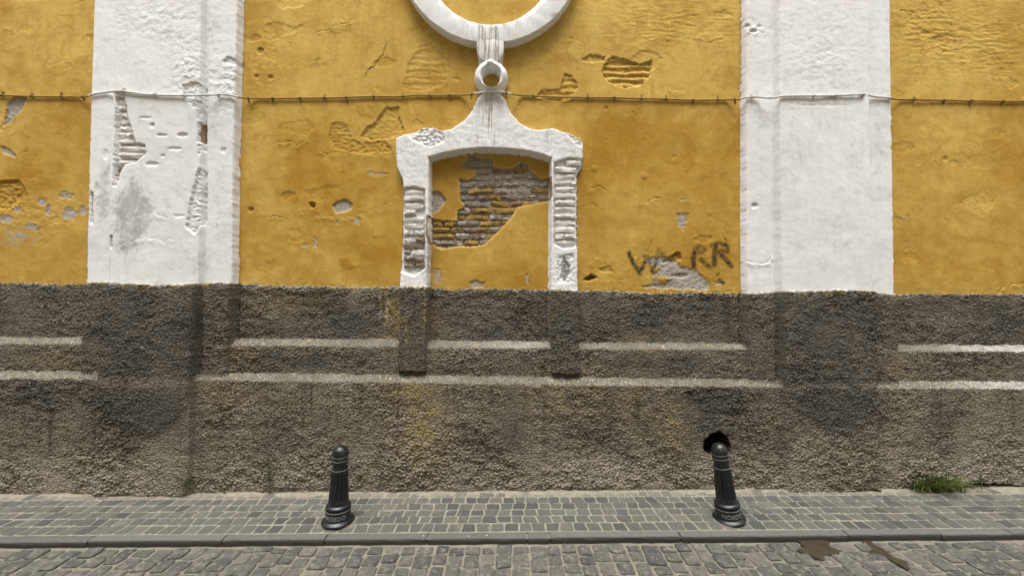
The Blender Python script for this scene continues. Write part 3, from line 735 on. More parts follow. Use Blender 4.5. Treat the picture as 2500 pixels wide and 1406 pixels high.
for cx, cy, rx, ry, m_, v in ((1030, 1040, 60, 90, 2, .75), (1000, 950, 60, 25, 2, .5), (960, 780, 16, 60, 2, .9), (590, 860, 30, 40, 2, .45), (1560, 980, 60, 60, 2, .25), (1640, 1040, 30, 60, 2, .5), (1580, 850, 60, 30, 2, .4), (2200, 900, 40, 40, 2, .4), (120, 880, 80, 25, 2, .35), (560, 960, 60, 40, 2, .3), (700, 740, 110, 40, 2, .3), (1380, 960, 120, 60, 2, .3), (1060, 780, 20, 50, 2, .3),
                              (860, 730, 60, 40, 3, .6), (1200, 860, 130, 25, 3, .35), (1000, 1080, 80, 80, 3, .45), (2330, 800, 90, 40, 3, .25), (2360, 1080, 120, 90, 3, .3), (1500, 1150, 300, 40, 3, .3), (300, 1180, 260, 30, 3, .3),
                              (120, 960, 160, 50, 1, .55), (360, 1000, 110, 60, 1, .6), (820, 740, 20, 30, 1, .8), (1740, 1015, 70, 70, 1, .95), (1560, 1000, 50, 90, 1, .5), (1480, 980, 25, 90, 1, .45), (1690, 960, 40, 40, 1, .5), (830, 780, 70, 40, 1, .5), (640, 880, 120, 18, 1, .5), (1250, 1000, 30, 90, 1, .45), (60, 870, 80, 25, 1, .4), (2030, 990, 100, 60, 1, .5), (1250, 1080, 180, 60, 1, .3), (1800, 960, 90, 30, 1, .5), (800, 880, 150, 20, 1, .4), (1600, 880, 120, 25, 1, .5), (2280, 1000, 40, 80, 1, .45), (1890, 1100, 30, 30, 1, .6), (2400, 882, 24, 9, 1, .9), (1275, 878, 14, 10, 1, .7), (1300, 960, 200, 20, 1, .25)):
    dab(cx, cy, rx, ry, m_, v, .07, .7, .1, seed=cx+cy)
# paint runs and drips below the colour line and on the ledges
pe = np.exp(-np.clip(ztop[None, :]-Z, 0, None)/.02)
MK[..., 0] = np.where(PLm, np.clip(.75*pe*(1+lower(.8*fbm(XD, ZD, .2, 2, 290))), 0, 1), MK[..., 0])
for cx, cy, rx, ry, v in ((940, 750, 6, 50, .9), (925, 740, 3, 40, .9), (930, 835, 20, 10, 1.), (995, 800, 3, 60, .5), (1040, 760, 3, 60, .6), (1343, 770, 3, 60, .5), (975, 760, 4, 50, .6)):
    dab(cx, cy, rx, ry, 0, v, .05, .3, seed=cx)
LG = PLm & (ledgeM > .35) & (np.maximum(d_pil, d_fr) < np.where(Z > (l1b-.03)[None, :], .03, .085))
LG &= ~((Z > (l1b-.03)[None, :]) & (d_fr > .02))
lm = np.zeros((nz, nx, 4), np.float32)
lm[..., 0] = np.clip(.55+lower(1.3*fbm(XD, ZD, .5, 3, 291)), 0, 1)
cc = P(2400, 850, .05)[0]
lm[..., 2] = .9*sstep(cc-.45, cc+.05, X)+.4*np.exp(-((X-P(1280, 840)[0])/.25)**2)*(Z > (l1b-.05)[None, :])
MK2[..., 0] = ledgeV
MK2[..., 1] = lm[..., 2]; MK2[..., 2] = lm[..., 0]
# --- drain hole and gap at the foot
hole_px = [(1717, 1092), (1721, 1072), (1738, 1059), (1755, 1052), (1774, 1064), (1783, 1085), (1781, 1104), (1762, 1117), (1736, 1110), (1721, 1103)]
HO = np.zeros((nz, nx), bool)
sl, sd = frac(W(hole_px, .11), .006, .03, 295)
DEP[sl] -= .15*sstep(.004, -.010, sd)*(1+.35*perlin(X[sl]/.05, Z[sl]/.05, 297)); HO[sl] = sd < .0
sl, sd = frac(W([(2335, 1184), (2380, 1177), (2440, 1180), (2520, 1186), (2540, 1215), (2335, 1215)], .11), .012, .05, 296)
DEP[sl] -= .10*sstep(.003, -.006, sd)

# --- cut into parts
Y3 = D-DEP
V3 = np.stack([X, Y3, Z], -1)
def cellmask(m):
    s = m[:-1, :-1].astype(int)+m[1:, :-1]+m[:-1, 1:]+m[1:, 1:]
    return s >= 2
cPL = cellmask(is_pl); cL = cellmask(pilL) & ~cPL; cR = cellmask(pilR) & ~cPL
cFR = cellmask(is_fr) & ~cPL & ~cL & ~cR; cOP = cellmask(is_op) & ~cPL & ~cFR
cY = ~(cPL | cL | cR | cFR | cOP)
xc = .5*(X[:-1, :-1]+X[1:, 1:])
xmL, xmR = eL0.mean()+.3, eR0.mean()+.3
cLG = cellmask(LG) & cPL; cHO = cellmask(HO) & cPL
def grid_part(name, cells, mat, parent):
    ii, jj = np.nonzero(cells)
    if len(ii) == 0: return None
    a = ii*nx+jj
    q = np.stack([a, a+1, a+1+nx, a+nx], 1).ravel()
    u, inv = np.unique(q, return_inverse=True)
    me = bpy.data.meshes.new(name)
    me.vertices.add(len(u)); me.vertices.foreach_set('co', V3.reshape(-1, 3)[u].astype(np.float32).ravel())
    me.loops.add(len(q)); me.loops.foreach_set('vertex_index', inv.ravel().astype(np.int32))
    n = len(ii)
    me.polygons.add(n); me.polygons.foreach_set('loop_start', np.arange(n, dtype=np.int32)*4)
    me.polygons.foreach_set('use_smooth', np.ones(n, bool))
    me.update(calc_edges=True)
    set_attr(me, 'masks', MK.reshape(-1, 4)[u], 'C')
    if mat is M['plinth']: set_attr(me, 'masks2', MK2.reshape(-1, 4)[u], 'C')
    return link(name, me, mat, parent)
wall = thing('old_wall', 'long ochre and white plastered wall with a dark roughcast plinth', 'wall', (0, D, 0))
wall_inv = Matrix.Translation((0, -D, 0))
def wpart(o, parent=wall):
    # keep world-space vertex coordinates although the thing's origin stands at the wall foot
    o.parent = parent; o.matrix_parent_inverse = wall_inv
    return o
def gp(name, cells, mat, label=None):
    o = grid_part(name, cells, mat, None)
    if o is None: return None
    wpart(o)
    if label: o['label'] = label
    return o
gp('plaster_panel', cY & (xc < xmL), M['yellow'], 'ochre panel with grey flaked patches')
gp('plaster_panel', cY & (xc >= xmL) & (xc < xmR), M['yellow'], 'wide ochre panel with sprayed black letters')
gp('plaster_panel', cY & (xc >= xmR), M['yellow'], 'plain ochre panel')
gp('pilaster', cL, M['white'], 'white pilaster, chipped to the brick')
gp('pilaster', cR, M['white'], 'smoother white pilaster')
niche_frame = gp('niche_frame', cFR, M['white'], 'white plaster frame with bell-shaped top')
niche_panel = gp('niche_panel', cOP, M['yellow'], 'ochre niche back with bare brickwork')
gp('plinth', cPL & ~cLG & ~cHO, M['plinth'], 'dark grey roughcast plinth')
gp('drain_hole', cHO, M['hole'], 'round dark hole')
jl = xc
zc = .5*(Z[:-1, :-1]+Z[1:, 1:])
up_l = cLG & (zc > (l1b-.03)[None, :-1]); lo_l = cLG & ~up_l
x980, x1200, x1420 = P(1000, 840)[0], P(1200, 840)[0], P(1385, 840)[0]
for a, b in ((-9, xmL), (xmL, x980), (x980, x1420), (x1420, xmR), (xmR, 9)):
    gp('upper_ledge', up_l & (xc >= a) & (xc < b), M['plinth'])
for a, b in ((-9, xmL), (xmL, xmR), (xmR, 9)):
    gp('lower_ledge', lo_l & (xc >= a) & (xc < b), M['plinth'])
# body of the wall behind the plaster
def box(name, x0, x1, y0, y1, z0, z1, mat):
    v = [(x, y, z) for x in (x0, x1) for y in (y0, y1) for z in (z0, z1)]
    return pydata(name, v, [(0, 1, 3, 2), (4, 6, 7, 5), (0, 4, 5, 1), (2, 3, 7, 6), (0, 2, 6, 4), (1, 5, 7, 3)], mat, None, False)
wpart(box('masonry_core', -7, 7, D+.32, D+.75, ZLOW-.1, ZT+1.62, M['core']))

# ------------------------------------------------------------------ bricks
def brick_mesh(w, h, t, seed, rough=.004):
    rs = np.random.RandomState(seed)
    nx_, nz_ = 6, 4
    v = []; f = []
    for k in range(nz_):
        for i in range(nx_):
            u = i/(nx_-1)-.5; q = k/(nz_-1)-.5
            e = (i in (0, nx_-1)) + (k in (0, nz_-1))
            y = -t + e*rs.uniform(.001, .007) + rs.uniform(-rough, rough)
            v.append((u*w*(1-.02*e)+rs.uniform(-1, 1)*.004, y, q*h*(1-.05*e)+rs.uniform(-1, 1)*.0042))
    for k in range(nz_-1):
        for i in range(nx_-1):
            a = k*nx_+i; f.append((a, a+1, a+1+nx_, a+nx_))
    rim = [i for i in range(nx_)]+[k*nx_+nx_-1 for k in range(1, nz_)]+[(nz_-1)*nx_+i for i in range(nx_-2, -1, -1)]+[k*nx_ for k in range(nz_-2, 0, -1)]
    b0 = len(v)
    for r_ in rim: v.append((v[r_][0]*1.02, .02, v[r_][2]*1.04))
    n = len(rim)
    for i in range(n): f.append((rim[i], b0+i, b0+(i+1) % n, rim[(i+1) % n]))
    return v, f
bk = [0]
def brick(x, z, w, h, d, t, mat, parent, rot=0., rough=.004):
    bk[0] += 1
    v, f = brick_mesh(w, h, t, bk[0], rough)
    o = pydata('brick', v, f, mat, None, True)
    o.parent = parent
    o.location = (x, D-d, z); o.rotation_euler = (0, rot, 0)
    return o
def inside(pt, poly):
    x, y = pt; c = False; n = len(poly)
    for k in range(n):
        ax, ay = poly[k]; bx, by = poly[(k+1) % n]
        if (ay > y) != (by > y) and x < (bx-ax)*(y-ay)/(by-ay)+ax: c = not c
    return c
rb = random.Random(5)
# niche: brown, grey and paint-smeared courses
y = 385.0; k = 0
while y < 612:
    x = 1047-rb.uniform(0, 25)
    hpx = rb.uniform(10.5, 13.5)
    while x < 1345:
        wpx = rb.choice((30, 34, 38, 52, 60, 66))*rb.uniform(.9, 1.1)
        x0, x1 = max(x, 1054), min(x+wpx, 1341)
        cx, cy = .5*(x0+x1), y
        hit = sum(inside((x0+(x1-x0)*s, cy+dy), niche_exp) for s in (.1, .35, .65, .9) for dy in (-4, 4))
        if x1-x0 > 9 and hit >= 2:
            yellowish = .05 if cy < 455 else (.45 if cy < 560 else .38)
            if 520 < cy < 532: yellowish = .9
            r_ = rb.random()
            if r_ < yellowish: mt = 'brick_yellow'
            elif cy < 470: mt = rb.choice(('brick_grey', 'brick_grey', 'brick_grey', 'brick_brown', 'brick_red'))
            else: mt = rb.choice(('brick_brown', 'brick_brown', 'brick_grey', 'brick_red', 'brick_tan'))
            wx_, wz_ = P(cx, cy, D_NICHE)
            brick(wx_, wz_, (x1-x0-rb.uniform(1, 3))/300, hpx/300, D_NICHE-.030, (rb.uniform(.013, .024) if cy > 470 else rb.uniform(.016, .025)), M[mt], niche_panel, rb.uniform(-.045, .045), .006)
        x += wpx
    y += rb.uniform(15.2, 16.8); k += 1
# frame jambs: whitewashed courses, a few bare
def jamb(x0, x1, ya, yb, bare, d, dep, split=.35, white='brick_white', parent=niche_frame):
    y = ya
    while y < yb:
        xa, xb = x0(y), x1(y)
        cuts = [xa, xb] if rb.random() > split else [xa, xa+(xb-xa)*rb.uniform(.35, .65), xb]
        for a, b in zip(cuts, cuts[1:]):
            if 500 < y < 600 and a > 1000 and rb.random() < .4 and x0(y) < 1000 and x0(y) > 900: continue
            mt = M['brick_tan'] if bare(y, .5*(a+b)) else M[white]
            wx_, wz_ = P(.5*(a+b), y, d)
            brick(wx_, wz_, (b-a-rb.uniform(0., 5.))/300, rb.uniform(9.5, 13.5)/300, d-dep, dep+rb.uniform(-.016, .001), mt, parent, rb.uniform(-.02, .02), .005)
        y += rb.uniform(15.5, 17.5)
jamb(lambda y: 983+rb.uniform(-1, 3), lambda y: 1035, 468, 662, lambda y, x: (y > 615 and rb.random() < .6) or (540 < y and x > 1008 and rb.random() < .25), D_FR, .030, .35)
jamb(lambda y: 1354, lambda y: (1421 if y < 412 else 1408)-rb.uniform(0, 3), 397, 602, lambda y, x: False, D_FR, .028, .2)
jamb(lambda y: 286, lambda y: np.interp(y, [240, 300, 345, 352, 375, 395], [300, 312, 326, 350, 352, 330]), 248, 400, lambda y, x: False, D_SH_L, .030, .15, parent=[c for c in wall.children if c.name.startswith('pilaster')][0])

# ------------------------------------------------------------------ medallion ring, neck and link
def loft_ring(name, center_in, r_in, center_out, r_out, d, mat, a0=0, n=220, back=-.03):
    # profile: inner back, inner front, face, outer front, outer back
    v = []; f = []; mk = []
    s = (D-d)/F
    ci = np.array(P(*center_in, d)); co = np.array(P(*center_out, d)); ri = r_in*s; ro = r_out*s
    prof = [(0, 0.02), (0, d-.008), (.012/(ro-ri), d), (.25, d+.004), (.5, d+.004), (.75, d+.003), (1-.010/(ro-ri), d), (1, d-.010), (1.0, .05), (1.0, back)]
    for k in range(n):
        t = 2*math.pi*k/n
        pi = ci+ri*np.array((math.cos(t), math.sin(t))); po = co+ro*np.array((math.cos(t), math.sin(t)))
        w = .004*math.sin(3*t+1)+.003*math.sin(7*t)
        for j, (u, dd) in enumerate(prof):
            q = pi+(po-pi)*(u+w*(1 if j > 4 else -1)*.2)
            jit = perlin(q[0]/.06, q[1]/.06, 400+j)
            v.append((q[0]+.0035*perlin(q[0]/.05, q[1]/.05, 410), D-dd-(.003*jit if 1 < j < 8 else 0), q[1]+.0035*perlin(q[0]/.05, q[1]/.05, 411)))
            g = math.exp(-((q[0]-co[0])/.16)**2)*(1 if q[1] < co[1] else 0)
            mk.append((.12*max(0, jit), g*.9, 0, 0))
    m = len(prof)
    for k in range(n):
        for j in range(m-1):
            a = k*m+j; b = ((k+1) % n)*m+j
            f.append((a, b, b+1, a+1))
    o = pydata(name, v, f, mat); set_attr(o.data, 'masks', mk, 'C')
    return wpart(o)
ring = loft_ring('medallion_ring', (1197, -90), 154, (1197, -115), 227, .088, M['white'])
ring['label'] = 'round white raised medallion moulding'
def slab(name, px, d, mat, bev=.008, back=-.03, grime=0., sub=3):
    # rounded raised shape from an outline, with rings stepping in towards the face
    pts = np.array(W(px, d)); q = []
    n0 = len(pts)
    for k in range(n0):
        for s in range(sub): q.append(pts[k]+(pts[(k+1) % n0]-pts[k])*s/sub)
    q = np.array(q)
    for _ in range(2): q = .5*q+.25*(np.roll(q, 1, 0)+np.roll(q, -1, 0))
    area = .5*np.sum(q[:, 0]*np.roll(q[:, 1], -1)-np.roll(q[:, 0], -1)*q[:, 1])
    if area < 0: q = q[::-1]
    tg = np.roll(q, -1, 0)-np.roll(q, 1, 0); nn = np.stack([tg[:, 1], -tg[:, 0]], 1); nn /= np.linalg.norm(nn, axis=1)[:, None]
    rings = [(0, back), (0, d-bev), (-bev*.4, d-bev*.3), (-bev*1.2, d)]
    v = []; f = []; mk = []; n = len(q)
    for off, dd in rings:
        for p, m_ in zip(q, nn):
            a = p+m_*off
            v.append((a[0], D-dd+.002*perlin(a[0]/.03, a[1]/.03, 420), a[1])); mk.append((0, grime, 0, 0))
    for j in range(len(rings)-1):
        for k in range(n):
            a = j*n+k; b = j*n+(k+1) % n; f.append((a, b, b+n, a+n))
    f.append(tuple(range((len(rings)-1)*n, len(rings)*n)))
    o = pydata(name, v, f, mat); set_attr(o.data, 'masks', mk, 'C')
    return wpart(o)
slab('pendant_neck', [(1163, 90), (1163, 118), (1166, 132), (1173, 145), (1184, 154), (1197, 158), (1210, 154), (1221, 145), (1228, 132), (1231, 118), (1231, 90)], .090, M['white'], .010, grime=.85)
slab('pendant_shoulder', [(1165, 108), (1165, 130), (1170, 150), (1166, 166), (1182, 172), (1214, 172), (1230, 166), (1225, 150), (1230, 130), (1230, 108)], .045, M['white'], .014)
def link_ring():
    v = []; f = []; mk = []; n = 72
    dF = .118
    co = np.array(P(1199, 189, .05)); ci = np.array(P(1199, 186, dF))
    ax, az = 42*(D-.05)/F, 39*(D-.05)/F; bx, bz = 22*(D-dF)/F, 26*(D-dF)/F
    prof = [(0, -.02), (0, .03), (.0, .085), (.10, .108), (.28, dF), (.50, .112), (.74, .092), (.92, .06), (1., .025), (1.0, -.03)]
    for k in range(n):
        t = 2*math.pi*k/n; c, s = math.cos(t), math.sin(t)
        pi = ci+np.array((bx*c, bz*s)); po = co+np.array((ax*c, az*s))
        for j, (u, dd) in enumerate(prof):
            q = pi+(po-pi)*u
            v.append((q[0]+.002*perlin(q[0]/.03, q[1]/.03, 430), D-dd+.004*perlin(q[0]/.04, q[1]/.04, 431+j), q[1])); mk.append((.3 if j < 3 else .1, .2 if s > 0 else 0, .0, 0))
    m = len(prof)
    for k in range(n):
        for j in range(m-1):
            a = k*m+j; b = ((k+1) % n)*m+j; f.append((a, b, b+1, a+1))
    o = pydata('pendant_link', v, f, M['white']); set_attr(o.data, 'masks', mk, 'C')
    return wpart(o)
link_ring()['label'] = 'white plaster link with a deep hole'
def ball(name, c, r, mat, sq=(1, 1, 1)):
    bm = bmesh.new(); bmesh.ops.create_icosphere(bm, subdivisions=3, radius=1)
    for vv in bm.verts:
        k = r*(1+.06*perlin(vv.co.x*1.5, vv.co.z*1.5+vv.co.y, 440))
        vv.co = Vector((c[0]+vv.co.x*k*sq[0], c[1]+vv.co.y*k*sq[1], c[2]+vv.co.z*k*sq[2]))
    me = bpy.data.meshes.new(name); bm.to_mesh(me); bm.free()
    me.polygons.foreach_set('use_smooth', [True]*len(me.polygons))
    set_attr(me, 'masks', [(0, .3, 0, 0)]*len(me.vertices), 'C')
    return link(name, me, mat)
_c = P(1197, 153, .11)
wpart(ball('pendant_ball', (_c[0], D-.098, _c[1]), .034, M['white'], (1.15, .8, .8)))

# ------------------------------------------------------------------ cable along the wall
def tube(pts, r, seg=8, caps=True):
    pts = [Vector(p) for p in pts]; v = []; f = []
    for i, p in enumerate(pts):
        t = (pts[min(i+1, len(pts)-1)]-pts[max(i-1, 0)]).normalized()
        a = t.cross(Vector((0, 0, 1)))
        if a.length < .1: a = t.cross(Vector((0, 1, 0)))
        a.normalize(); b = t.cross(a)
        rr = r[i] if isinstance(r, (list, tuple)) else r
        for k in range(seg):
            q = 2*math.pi*k/seg; v.append(p+a*math.cos(q)*rr+b*math.sin(q)*rr)
    for i in range(len(pts)-1):
        for k in range(seg):
            f.append((i*seg+k, (i+1)*seg+k, (i+1)*seg+(k+1) % seg, i*seg+(k+1) % seg))
    if caps: f.append(tuple(range(seg))); f.append(tuple(reversed(range((len(pts)-1)*seg, len(pts)*seg))))
    return v, f
def depth_at(x, z):
    j = int(np.clip(np.searchsorted(xs, x), 1, nx-1)); i = int(np.clip(np.searchsorted(zs, z), 1, nz-1))
    return float(DEP[max(0, i-2):i+3, max(0, j-2):j+3].max())
cab_px = [(-160, 233), (-60, 234), (0, 234), (60, 235), (150, 237), (205, 238), (218, 235), (228, 230), (245, 228), (270, 224), (292, 222), (320, 226), (350, 231), (450, 235), (485, 234), (520, 232), (562, 232), (580, 238), (600, 240), (700, 241), (760, 240),
          (850, 238), (935, 236), (985, 236), (1010, 233), (1080, 233), (1140, 232), (1160, 229), (1180, 225), (1200, 224), (1225, 225), (1245, 229), (1262, 233), (1330, 236), (1400, 238), (1500, 239), (1600, 242), (1700, 245), (1790, 244), (1806, 244), (1818, 239), (1850, 237), (1885, 240), (1905, 235),
          (1960, 235), (2060, 234), (2110, 231), (2124, 234), (2135, 237), (2168, 238), (2180, 243), (2300, 245), (2400, 247), (2500, 248), (2600, 249), (2700, 251)]
cpx = np.array(cab_px, float)
tt = np.arange(-150, 2690, 6.0)
cy_ = np.interp(tt, cpx[:, 0], cpx[:, 1])
cy_ = np.convolve(np.pad(cy_, 2, mode='edge'), [.1, .2, .4, .2, .1], 'valid') + 1.0*n1(tt, 90, 450)
cpos = []
for a, b in zip(tt, cy_):
    x, z = P(a, b, .03); d = depth_at(x, z)
    if 1160 < a < 1240: d = max(d, .085)
    x, z = P(a, b, d+.012); cpos.append([a, x, d, z])
cd = np.array([c[2] for c in cpos]); k3 = np.convolve(np.pad(cd, 3, mode='edge'), np.ones(7)/7, 'valid'); cd = np.maximum(cd, k3); cd = np.max([np.roll(cd, k) for k in (-2, -1, 0, 1, 2)], 0); cd = np.convolve(np.pad(cd, 1, mode='edge'), [.25, .5, .25], 'valid')
cpos = [[a, *P(a, b, dd+.0105)] for a, b, dd in zip(tt, cy_, cd)]
cpos = [[c[0], c[1], 0, c[2]] for c in cpos]
cable = thing('wall_cable', 'thin painted cable strung across the wall at mid height', 'cable', (0, D, 0))
bounds = [(-150, 220, 'cable_yellow'), (220, 584, 'cable_white'), (584, 1158, 'cable_yellow'), (1158, 1250, 'cable_white'), (1250, 1812, 'cable_yellow'), (1812, 2176, 'cable_white'), (2176, 2690, 'cable_yellow')]
CR = .0078
for a, b, mt in bounds:
    pts = [(c[1], D-dd-.0105, c[3]) for c, dd in zip(cpos, cd) if a-6 <= c[0] <= b]
    v, f = tube(pts, CR)
    o = pydata('cable_length', v, f, M[mt]); wpart(o, cable)
    o['label'] = 'white painted length' if 'white' in mt else 'ochre painted length'
clip_px = [8, 78, 150, 205, 300, 378, 452, 535, 609, 668, 731, 790, 848, 915, 987, 1048, 1100, 1151, 1237, 1305, 1432, 1498, 1565, 1628, 1693, 1752, 1792, 1838, 1985, 2040, 2108, 2170, 2232, 2305, 2370, 2450, 2520]
for i, cxp in enumerate(clip_px):
    k = int(np.argmin(abs(tt-cxp))); c = cpos[k]; dd = cd[k]
    r_ = CR*1.45; v = []; f = []
    # a strap bent over the cable with a nail tab below or above
    n = 9
    for s in (-.007, .007):
        for j in range(n):
            t = math.pi*j/(n-1); v.append((s, -math.sin(t)*r_*1.3-.002, math.cos(t)*r_))
        for j in range(n):
            t = math.pi*j/(n-1); v.append((s, -math.sin(t)*r_*.95+.006, math.cos(t)*r_*.85))
    m = 2*n
    for j in range(n-1):
        f += [(j, j+1, m+j+1, m+j), (n+j, m+n+j, m+n+j+1, n+j+1), (j, n+j, n+j+1, j+1), (m+j, m+j+1, m+n+j+1, m+n+j)]
    b0 = len(v); tz = -1 if rb.random() < .7 else 1; L = rb.uniform(.012, .03)
    z0, z1 = (-r_*.8, -r_*.8-L) if tz < 0 else (r_*.8, r_*.8+L)
    for yy in (-.006, .008):
        v += [(-.005, yy, z0), (.005, yy, z0), (.004, yy, z1), (-.004, yy, z1)]
    f += [(b0, b0+1, b0+2, b0+3), (b0+7, b0+6, b0+5, b0+4), (b0, b0+3, b0+7, b0+4), (b0+1, b0+5, b0+6, b0+2), (b0+3, b0+2, b0+6, b0+7)]
    white = (220 < cxp < 584) or (1812 < cxp < 2176)
    o = pydata('clip', v, f, M['clip_white' if white else 'clip'], None, False)
    wpart(o, cable); o.location = (c[1], D-dd-.0085, c[3]); o.rotation_euler = (0, rb.uniform(-.2, .2), 0)

# ------------------------------------------------------------------ ground, pavement, kerb, road
rg = random.Random(21)
KERB_BACK = G(1250, 1297)[1]; KERB_FRONT = G(1250, 1312.5)[1]
KH = .033
ROAD_DROP = KH
def sheet(name, x0, x1, y0, y1, step, zf, mat, kind='structure'):
    a = np.arange(x0, x1+step*.5, step); b = np.arange(y0, y1+step*.5, step); b[-1] = y1
    A, B = np.meshgrid(a, b); Zz = zf(A, B); n, m = A.shape
    i, j = np.meshgrid(np.arange(n-1), np.arange(m-1), indexing='ij'); i = i.ravel(); j = j.ravel(); p = i*m+j
    me = bpy.data.meshes.new(name)
    me.vertices.add(n*m); me.vertices.foreach_set('co', np.stack([A, B, Zz], -1).astype(np.float32).ravel())
    q = np.stack([p, p+1, p+1+m, p+m], 1).ravel().astype(np.int32)
    me.loops.add(len(q)); me.loops.foreach_set('vertex_index', q)
    me.polygons.add(len(p)); me.polygons.foreach_set('loop_start', np.arange(len(p), dtype=np.int32)*4)
    me.polygons.foreach_set('use_smooth', np.ones(len(p), bool)); me.update(calc_edges=True)
    o = link(name, me, mat)
    if kind: o['kind'] = kind
    return o
ground = sheet('ground', -150, 150, -150, 150, 10, lambda x, y: zg(x*0, y*0+YB)-.6-.0*x, M['road_sand'])
ROAD_Y0 = -1.2
SR = .012
def zroad(x, y):
    return zg(x, KERB_FRONT)-ROAD_DROP-SR*(KERB_FRONT-y)
def bedz(x, y):
    near = sstep(.115, .0, YB-y)
    cov = np.clip(fbm(x, y, .5, 3, 501)+.25, 0, 1)
    return zg(x, y)-.0030+.0020*fbm(x, y, .08, 4, 500)+near*(.004+.012*cov)
pavement = sheet('pavement', -7, 7, KERB_BACK-.004, YB+.09, .016, bedz, M['sand'])
road = sheet('road', -7, 7, ROAD_Y0, KERB_FRONT+.02, .018, lambda x, y: zroad(x, y)-.0075+.0035*fbm(x, y, .06, 4, 502)+.004*fbm(x, y, .3, 3, 503), M['road_sand'])

def stone_mesh(poly, zf, hb, rs, top=.0, bev=.006, rough=.0015, dome=.0, cut=.07):
    """polygon (world xy, counter-clockwise) -> bevelled stone; origin at its centre"""
    c = np.mean(poly, 0); n = len(poly)
    q = []
    for k in range(n):                       # knock off and round the corners
        p0, p1, p2 = poly[k-1], poly[k], poly[(k+1) % n]
        t = rs.uniform(.6, 1.4)*cut; q.append(p1+(p0-p1)*t); q.append(p1+(p2-p1)*rs.uniform(.6, 1.4)*cut)
        q.append(p1+(p2-p1)*rs.uniform(.45, .55)+np.array([rs.uniform(-1, 1), rs.uniform(-1, 1)])*.0025)
    q = np.array(q); m = len(q)
    z0 = float(zf(c[0], c[1]))
    tx, ty = rs.uniform(-1, 1)*.012, rs.uniform(-1, 1)*.012
    v = []; f = []
    for sc, dz in ((1.0, -hb), (1.0, top-bev*.9), (None, top), (.45, top+dome)):
        for p in q:
            e = p-c
            if sc is None: e = e*(1-bev*1.3/np.linalg.norm(e)); zz = dz
            else: e = e*sc; zz = dz
            w = c+e
            zt = float(zf(w[0], w[1]))-z0
            zz = zz+tx*e[0]+ty*e[1]+(rs.uniform(-rough, rough) if dz > -hb*.5 else 0)
            v.append((e[0], e[1], zt+zz))
    for j in range(3):
        for k in range(m):
            f.append((j*m+k, j*m+(k+1) % m, (j+1)*m+(k+1) % m, (j+1)*m+k))
    f.append(tuple(range(3*m, 4*m)))
    return (c[0], c[1], z0), v, f
class Batch:
    def __init__(s): s.v = []; s.f = []; s.t = []; s.s = []
    def add(s, c, v, f, tint, sand):
        b = len(s.v)
        s.v += [(a[0]+c[0], a[1]+c[1], a[2]+c[2]) for a in v]; s.f += [tuple(i+b for i in q) for q in f]
        s.t += [tint]*len(v); s.s += [sand]*len(v)
def put_stones(stones, name, mat, parent, limit=300):
    """stones: (priority, c, v, f, tint, sand); nearest ones in view are objects, the rest one mass"""
    stones.sort(key=lambda a: -a[0])
    rest = Batch()
    for i, (pr, c, v, f, ti, sa) in enumerate(stones):
        if i < limit and pr > 0:
            o = pydata(name, v, f, mat, parent, False); o.location = c
            set_attr(o.data, 'tint', [ti]*len(v)); set_attr(o.data, 'sand', [sa]*len(v))
        else: rest.add(c, v, f, ti, sa)
    if rest.v:
        o = pydata(name+'_mass', rest.v, rest.f, mat, parent, False); o['kind'] = 'stuff'
        set_attr(o.data, 'tint', rest.t); set_attr(o.data, 'sand', rest.s)
def project(x, y, z):
    r = Vector((x, y, z-H)); k = r.dot(fw)
    return 1250+F*r.dot(rt)/k, 703-F*r.dot(up)/k
def prio(c):
    if c[1] < .3: return -1
    px, py = project(*c)
    return (1/c[1]) if (-20 < px < 2520 and py < 1415) else -1
# bollard feet, known before the setts are laid around them
B_L = G(825, 1273); B_R = G(1780, 1266)
# pavement setts: rows along the wall
rows_py = [1199.5, 1213, 1227.5, 1242.5, 1258, 1275.5, 1296]
rows_y = [YB+.03]+[G(1222, p)[1] for p in rows_py[1:]]
rows_y[-1] = KERB_BACK+.003
stones = []
for r_ in range(len(rows_y)-1):
    ya, yb = rows_y[r_], rows_y[r_+1]
    x = -7.0+rg.uniform(0, .1)
    cut = []
    while x < 7.0:
        w = rg.choice((.078, .086, .09, .094, .098))*rg.uniform(.95, 1.05)
        if rg.random() < .03: w *= 1.3
        cut.append((x, x+w)); x += w
    sl_prev = rg.uniform(-.006, .006)
    for a, b in cut:
        sl_next = rg.uniform(-.008, .008)
        wob = lambda s: .005*float(perlin(np.array(s/.35), np.array(r_*3.3), 510))
        j = rg.uniform(.0040, .0056)
        jj = lambda: rg.uniform(-.0018, .0018)
        p = np.array([(a+j+sl_prev+jj(), yb+j+wob(a)+jj()), (b-j+sl_next+jj(), yb+j+wob(b)+jj()), (b-j-sl_next+jj(), ya-j+wob(b)+jj()), (a+j-sl_prev+jj(), ya-j+wob(a)+jj())])
        sl_prev = sl_next
        c, v, f = stone_mesh(p, zg, .05, rg, rg.uniform(-.0015, .0022), .003, .0008, .0010, .085)
        near = max(0, 1-(YB-c[1])/.13)
        ti = rg.random()**1.6; sa = max(0., min(1., near*rg.uniform(.3, 1.1)+(rg.uniform(0, .35) if rg.random() < .12 else 0)))
        stones.append((prio(c), c, v, f, ti, sa))
put_stones(stones, 'sett', M['sett'], pavement)
